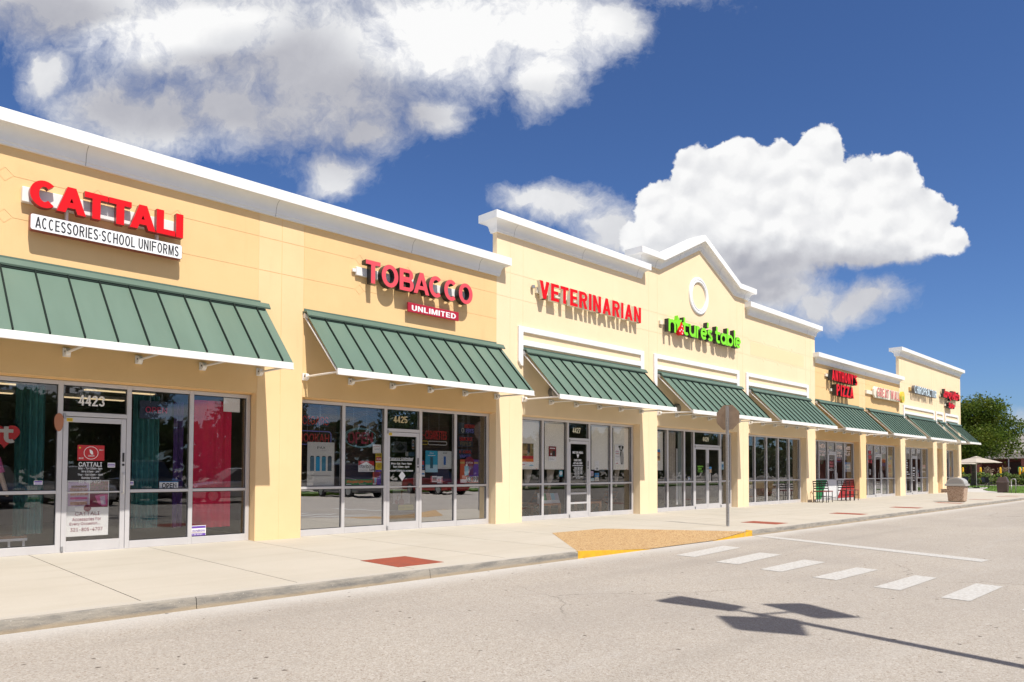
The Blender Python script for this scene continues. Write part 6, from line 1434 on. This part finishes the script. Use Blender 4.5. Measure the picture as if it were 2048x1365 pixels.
for i, (dx_, dy_, rz, lb) in enumerate(((-.9, .55, -2.2, 'black patio chair at the near left side of the first patio table'), (-.35, -1.0, -.3, 'black patio chair at the street side of the first patio table'), (1.1, -.85, 1.0, 'black patio chair at the right side of the first patio table, near the brown bin'), (.9, 1.0, 2.4, 'black patio chair at the far side of the first patio table'))):
    pchair(U1.x+.4+dx_, U1.y+.3+dy_, rz, lb)
for dx_, dy_, rz, lb in ((-1, -.3, -1.6, 'black patio chair at the near side of the second patio table'), (.2, -1.1, .2, 'black patio chair at the street side of the second patio table'), (1.4, -2.9, .9, 'black patio chair standing alone at the right, over the grass edge')): pchair(70.5+dx_, 16.6+dy_, rz, lb)
# bollards
YB = mat('bollard_yellow', (.72, .40, .01), .5)
for px_, lb in ((1925.5, 'yellow bollard seen just past the end wall'), (1961, 'yellow bollard under the right half of the patio umbrella'), (2000.7, 'yellow bollard behind the hedge, over the brown bin'), (2039.7, 'yellow bollard in front of the green notice on the brick pillar'), (2046.8, 'yellow bollard at the very edge of the photo')):
    p_ = PZ(px_, 968, 0); d_ = ray(px_, 940); q_ = d_*(96/d_.x); m = MB(); m.lathe([(0, 1.34), (.06, 1.33), (.10, 1.28), (.105, 1.2), (.105, 0)][::-1], (q_.x, q_.y, 0), 14)
    t = thing('bollard', lb, 'bollard', (q_.x, q_.y, 0), 'yellow bollards beyond the hedges'); m2 = MB(); m2.lathe([(0, 1.95), (.06, 1.94), (.10, 1.89), (.107, 1.8), (.107, 0)][::-1], (q_.x, q_.y, 0), 14); m2.build('sleeve', YB, t, smooth=True); m3 = MB(); m3.lathe([(.14, 0), (.14, .04), (.0, .04)], (q_.x, q_.y, 0), 14); m3.build('foot', STEEL, t)
# brick store
BK = mat('brick_red', (.22, .075, .055), .85, col2=(.16, .055, .045), vscale=8, bump=.2, bscale=12); BAND = mat('pale_fascia', (.50, .46, .41), .7); ROOFG = mat('grey_roof', (.26, .24, .22), .9, col2=(.21, .195, .18), vscale=2); DKB = mat('dark_interior', (.07, .04, .04), .7)
t = thing('brick_store', 'red brick store with a pale fascia band and grey roof beyond the bollards', 'building', (108, 25, 0))
m = MB(); m.box(112, 130, -20, 60, 0, 3.6); m.build('wall', BK, t)
m = MB(); m.box(104.6, 130, -20, 60, 3.10, 3.85); m.box(104.3, 104.599, -20, 60, 3.72, 3.9); m.build('fascia', BAND, t, bevel=.02)
m = MB(); m.add([(104.4, -20, 3.905), (104.4, 60, 3.905), (113, 60, 6.5), (113, -20, 6.5), (130, 60, 6.5), (130, -20, 6.5)], [(0, 1, 2, 3)[::-1], (3, 2, 4, 5)[::-1]]); m.build('roof', ROOFG, t)
for y in (17.1, 22.4, 27.5, 33, 39):
    m = MB(); m.box(104.8, 105.6, y, y+1.05, 0, 3.099); m.build('pillar', BK, t, bevel=.02)
for y in (12.5, 18.5, 23.9, 29.2):
    m = MB(); m.box(111.9, 111.99, y, y+2.4, .2, 2.7); m.build('window', DKB, t)
p_ = ray(2041, 938); q_ = p_*(104.7/p_.x); poster_t = thing('green_notice', 'green and white notice on the brick pillar behind the bollard', 'notice', (104.7, q_.y, 1.4))
m = MB(); m.box(104.70, 104.74, q_.y-.25, q_.y+.25, 1.45, 2.05); m.build('board', M_('notice_green', (.10, .42, .12)), poster_t); m = MB(); m.box(104.69, 104.699, q_.y-.15, q_.y+.15, 1.6, 1.85); m.build('print', PAPER, poster_t)
t = thing('post', 'thin grey post of the brick store porch', 'post', (105, 0, 0)); d_ = ray(2017.7, 940); q_ = d_*(105/d_.x); m = MB(); m.tube([(q_.x, q_.y, 0), (q_.x, q_.y, 3.09)], .07, 8); m.build('shaft', STEEL, t); m = MB(); m.box(q_.x-.12, q_.x+.12, q_.y-.12, q_.y+.12, 0, .06); m.build('foot', STEEL, t)
for i, (px_, lb) in enumerate(((1980, 'stone planter urn with a dry plant, left one before the brick wall'), (2009, 'stone planter urn with a dry plant, right one before the brick wall'))):
    d_ = ray(px_, 945); q_ = d_*(100/d_.x); t = thing('planter', lb, 'planter', (q_.x, q_.y, 0), 'stone planters before the brick store'); m = MB(); m.lathe([(0, 0), (.22, 0), (.16, .2), (.14, .6), (.24, .8), (.3, 1.2), (.28, 1.25), (0, 1.2)], (q_.x, q_.y, 0), 12); m.build('urn', mat('cast_stone', (.34, .27, .21), .9), t)
    crown_mesh([(q_.x, q_.y, 1.6, .42)], 160, .15, i, 1.).build('foliage', mat('dry_plant', (.20, .15, .10), .9), t)

# ------------------------------------------------------------------ across the drive, seen in the glass: lamp, cars, trees
HL = 7.6; lift = Vector((-SUNDIR.x, -SUNDIR.y, 0))*(HL/1.565)
hc = Vector((7.08*.98, 3.50*.98, 0))+lift
LP = thing('parking_lamp', 'three headed parking lot lamp post whose shadow lies on the road', 'street lamp', (hc.x, hc.y, 0))
DB = mat('bronze_paint', (.05, .04, .035), .45, .3)
m = MB(); m.tube([(hc.x, hc.y, .6), (hc.x, hc.y, HL+.05)], [.075, .06], 10); m.build('pole', DB, LP, smooth=True)
m = MB(); m.tube([(hc.x, hc.y, 0), (hc.x, hc.y, .6)], .28, 20); m.build('base', PATIO, LP)
for quad in ([(6.924, 4.657), (7.425, 4.645), (7.373, 3.848), (7.024, 3.815)], [(7.638, 3.731), (8.031, 3.419), (7.703, 2.754), (7.323, 3.034)], [(6.688, 3.747), (7.125, 3.142), (6.497, 2.79), (6.263, 3.33)]):
    pts = [Vector((x*.98, y*.98, 0))+lift for x, y in quad]; c_ = sum(pts, Vector())/4
    m = MB(); m.prism_xy([(p.x, p.y) for p in reversed(pts)], HL-.1, HL+.08); hd = m.build('lamp_head', DB, LP, bevel=.02)
    inn = [(c_+(p-c_)*.8) for p in reversed(pts)]; m = MB(); m.prism_xy([(p.x, p.y) for p in inn], HL-.115, HL-.101); m.build('lens', mat('lamp_glass', (.5, .5, .48), .2), hd)
    m = MB(); m.tube([(hc.x, hc.y, HL), (c_.x, c_.y, HL)], .03, 8); m.build('arm', DB, LP)

def car(name, label, loc, rz, paint, L=4.6, H=1.45, suv=False):
    t = thing(name, label, 'car', loc, 'cars parked across the drive', rz); w = .9
    pm_ = mat(paint[0], paint[1], .25, .1, coat=1.)
    low = [(-L/2, .34), (-L/2+.06, .72), (-L/2+.16, .86 if not suv else 1.0), (-L*.24, .94 if not suv else 1.05), (L*.18, .93 if not suv else 1.05), (L/2-.25, .78 if not suv else .95), (L/2-.03, .60), (L/2, .36), (L/2-.1, .24), (L*.41, .22), (-L*.41, .22), (-L/2+.1, .24)]
    top = [(-L*.42, .93), (-L*.24, H), (L*.06, H), (L*.24, .92)] if not suv else [(-L*.49, 1.02), (-L*.44, H), (L*.08, H), (L*.23, 1.03)]
    def loft(prof_, ws, m_, nm):
        mb = MB(); n = len(prof_); vs = []
        for (yy, sc) in ws: vs += [(x*(1-.02*(abs(yy) > .7)), yy if True else 0, .6+(z-.6)*sc) for x, z in prof_]
        fs = [(j*n+i, j*n+(i+1) % n, (j+1)*n+(i+1) % n, (j+1)*n+i) for j in range(len(ws)-1) for i in range(n)]
        fs += [tuple(range(n-1, -1, -1)), tuple(range((len(ws)-1)*n, len(ws)*n))]
        mb.add(vs, fs); return mb.build(nm, m_, t, local=True, bevel=.04)
    loft(low, [(-w, .9), (-w+.08, 1.), (0, 1.03), (w-.08, 1.), (w, .9)], pm_, 'body')
    n = len(top); mb = MB(); vs = []
    for x, z in top: f = (z-.93)/(H-.93); ww = w-.08-.17*max(0, f); vs += [(x, -ww, z-.02), (x, ww, z-.02)]
    mb.add(vs, [(0, 2, 4, 6), (1, 7, 5, 3), (0, 1, 3, 2), (4, 5, 7, 6)]); mb.build('window', mat('car_glass', (.02, .025, .03), .05, coat=1.), t, local=True)
    mb = MB(); mb.add([(top[1][0], -w+.25, H-.01), (top[2][0], -w+.25, H-.01), (top[2][0], w-.25, H-.01), (top[1][0], w-.25, H-.01), (top[1][0]+.1, -w+.35, H+.035), (top[2][0]-.1, -w+.35, H+.035), (top[2][0]-.1, w-.35, H+.035), (top[1][0]+.1, w-.35, H+.035)], [(3, 2, 1, 0), (4, 5, 6, 7), (0, 1, 5, 4), (1, 2, 6, 5), (2, 3, 7, 6), (3, 0, 4, 7)]); mb.build('roof', pm_, t, local=True, bevel=.02)
    for x in (-L*.29, L*.31):
        for sy in (-1, 1):
            mb = MB(); mb.tube([(x, sy*(w-.2), .32), (x, sy*(w+.01), .32)], .32, 20); wh = mb.build('wheel', mat('tyre', (.02, .02, .02), .8), t, local=True)
            mb = MB(); mb.tube([(x, sy*(w+.011), .32), (x, sy*(w+.02), .32)], .21, 14); mb.build('rim', mat('alloy', (.5, .5, .52), .3, .8), wh, local=True)
    for sy in (-.62, .62):
        mb = MB(); mb.box(L/2-.16, L/2-.02, sy-.18, sy+.18, .60, .72); mb.build('headlight', mat('headlight', (.6, .6, .6), .1), t, local=True, bevel=.02)
        mb = MB(); mb.box(-L/2-.005, -L/2+.1, sy-.18, sy+.18, .70, .82); mb.build('tail_light', RED, t, local=True, bevel=.02)
CARS = [(13.4, -4.6, math.pi, ('paint_white', (.75, .75, .75)), 4.6, 1.45, False, 'white saloon car mirrored in the red drape window'), (7.6, -6.5, math.pi/2, ('paint_silver', (.45, .46, .48)), 4.5, 1.5, False, 'silver car mirrored in the far left pane'),
        (10.2, -6.6, math.pi/2, ('paint_black', (.02, .02, .025)), 4.7, 1.75, True, 'black tall car mirrored in the smoke shop door'), (4.7, -6.6, math.pi/2, ('paint_blue', (.03, .06, .14)), 4.6, 1.5, False, 'dark blue car mirrored left of the shop door'),
        (20.5, -7, math.pi/2, ('paint_grey', (.12, .12, .13)), 4.7, 1.7, True, 'grey tall car mirrored in the smoke shop window'), (26.5, -7.2, math.pi/2, ('paint_red', (.35, .02, .02)), 4.5, 1.5, False, 'red car mirrored in the double doors')]
for x, y, rz, pn, L_, H_, sv, lb in CARS: car('parked_car', lb, (x, y, 0), rz, pn, L_, H_, sv)
ib = MB(); ib.box(-40, 90, -11.5, -9.6, 0, .14); structure('kerbed_verge', ib, LAWN)
first = None
TSP = [(-12, -24), (-5, -17), (1, -22), (7, -15), (13, -21), (19.5, -16), (26, -23), (33, -17), (41, -22), (50, -18), (60, -23), (71, -18), (84, -22)]
for i, (x, y) in enumerate(TSP):
    if first is None:
        first = tree('parking_tree', 'dark leafy tree across the parking lot, mirrored in the shop glass', (x, y, 0), blobset(3.2, 1.7, 6.4, 16, 41), 9000, .2, 41, 1.9, .17, DKL, 'trees across the parking lot')
    else:
        c_ = copy_tree(first); c_.location = (x, y, 0); c_.rotation_euler = (0, 0, i*1.7); s_ = .8+.35*((i*37) % 10)/10; c_.scale = (s_, s_, s_*(.9+.2*((i*13) % 7)/7))
wd = MB(); rr_ = random.Random(9)
for i in range(16000):
    x = rr_.uniform(-120, 220); y = rr_.uniform(-52, -44); z = (rr_.random()**.7)*(6.5+1.6*math.sin(x*.21)+1.2*math.sin(x*.57)); s_ = rr_.uniform(.5, 1.1); a = Vector((rr_.gauss(0, 1), rr_.gauss(0, 1), rr_.gauss(0, 1))).normalized(); b = a.orthogonal().normalized(); p = Vector((x, y, z))
    wd.add([p-b*s_*.6, p+a*s_*.5, p+b*s_*.7, p-a*s_*.5], [(0, 1, 2, 3)])
tag(wd.build('woods', DKL), 'far belt of dark trees across the parking lot', 'woods', kind='stuff')
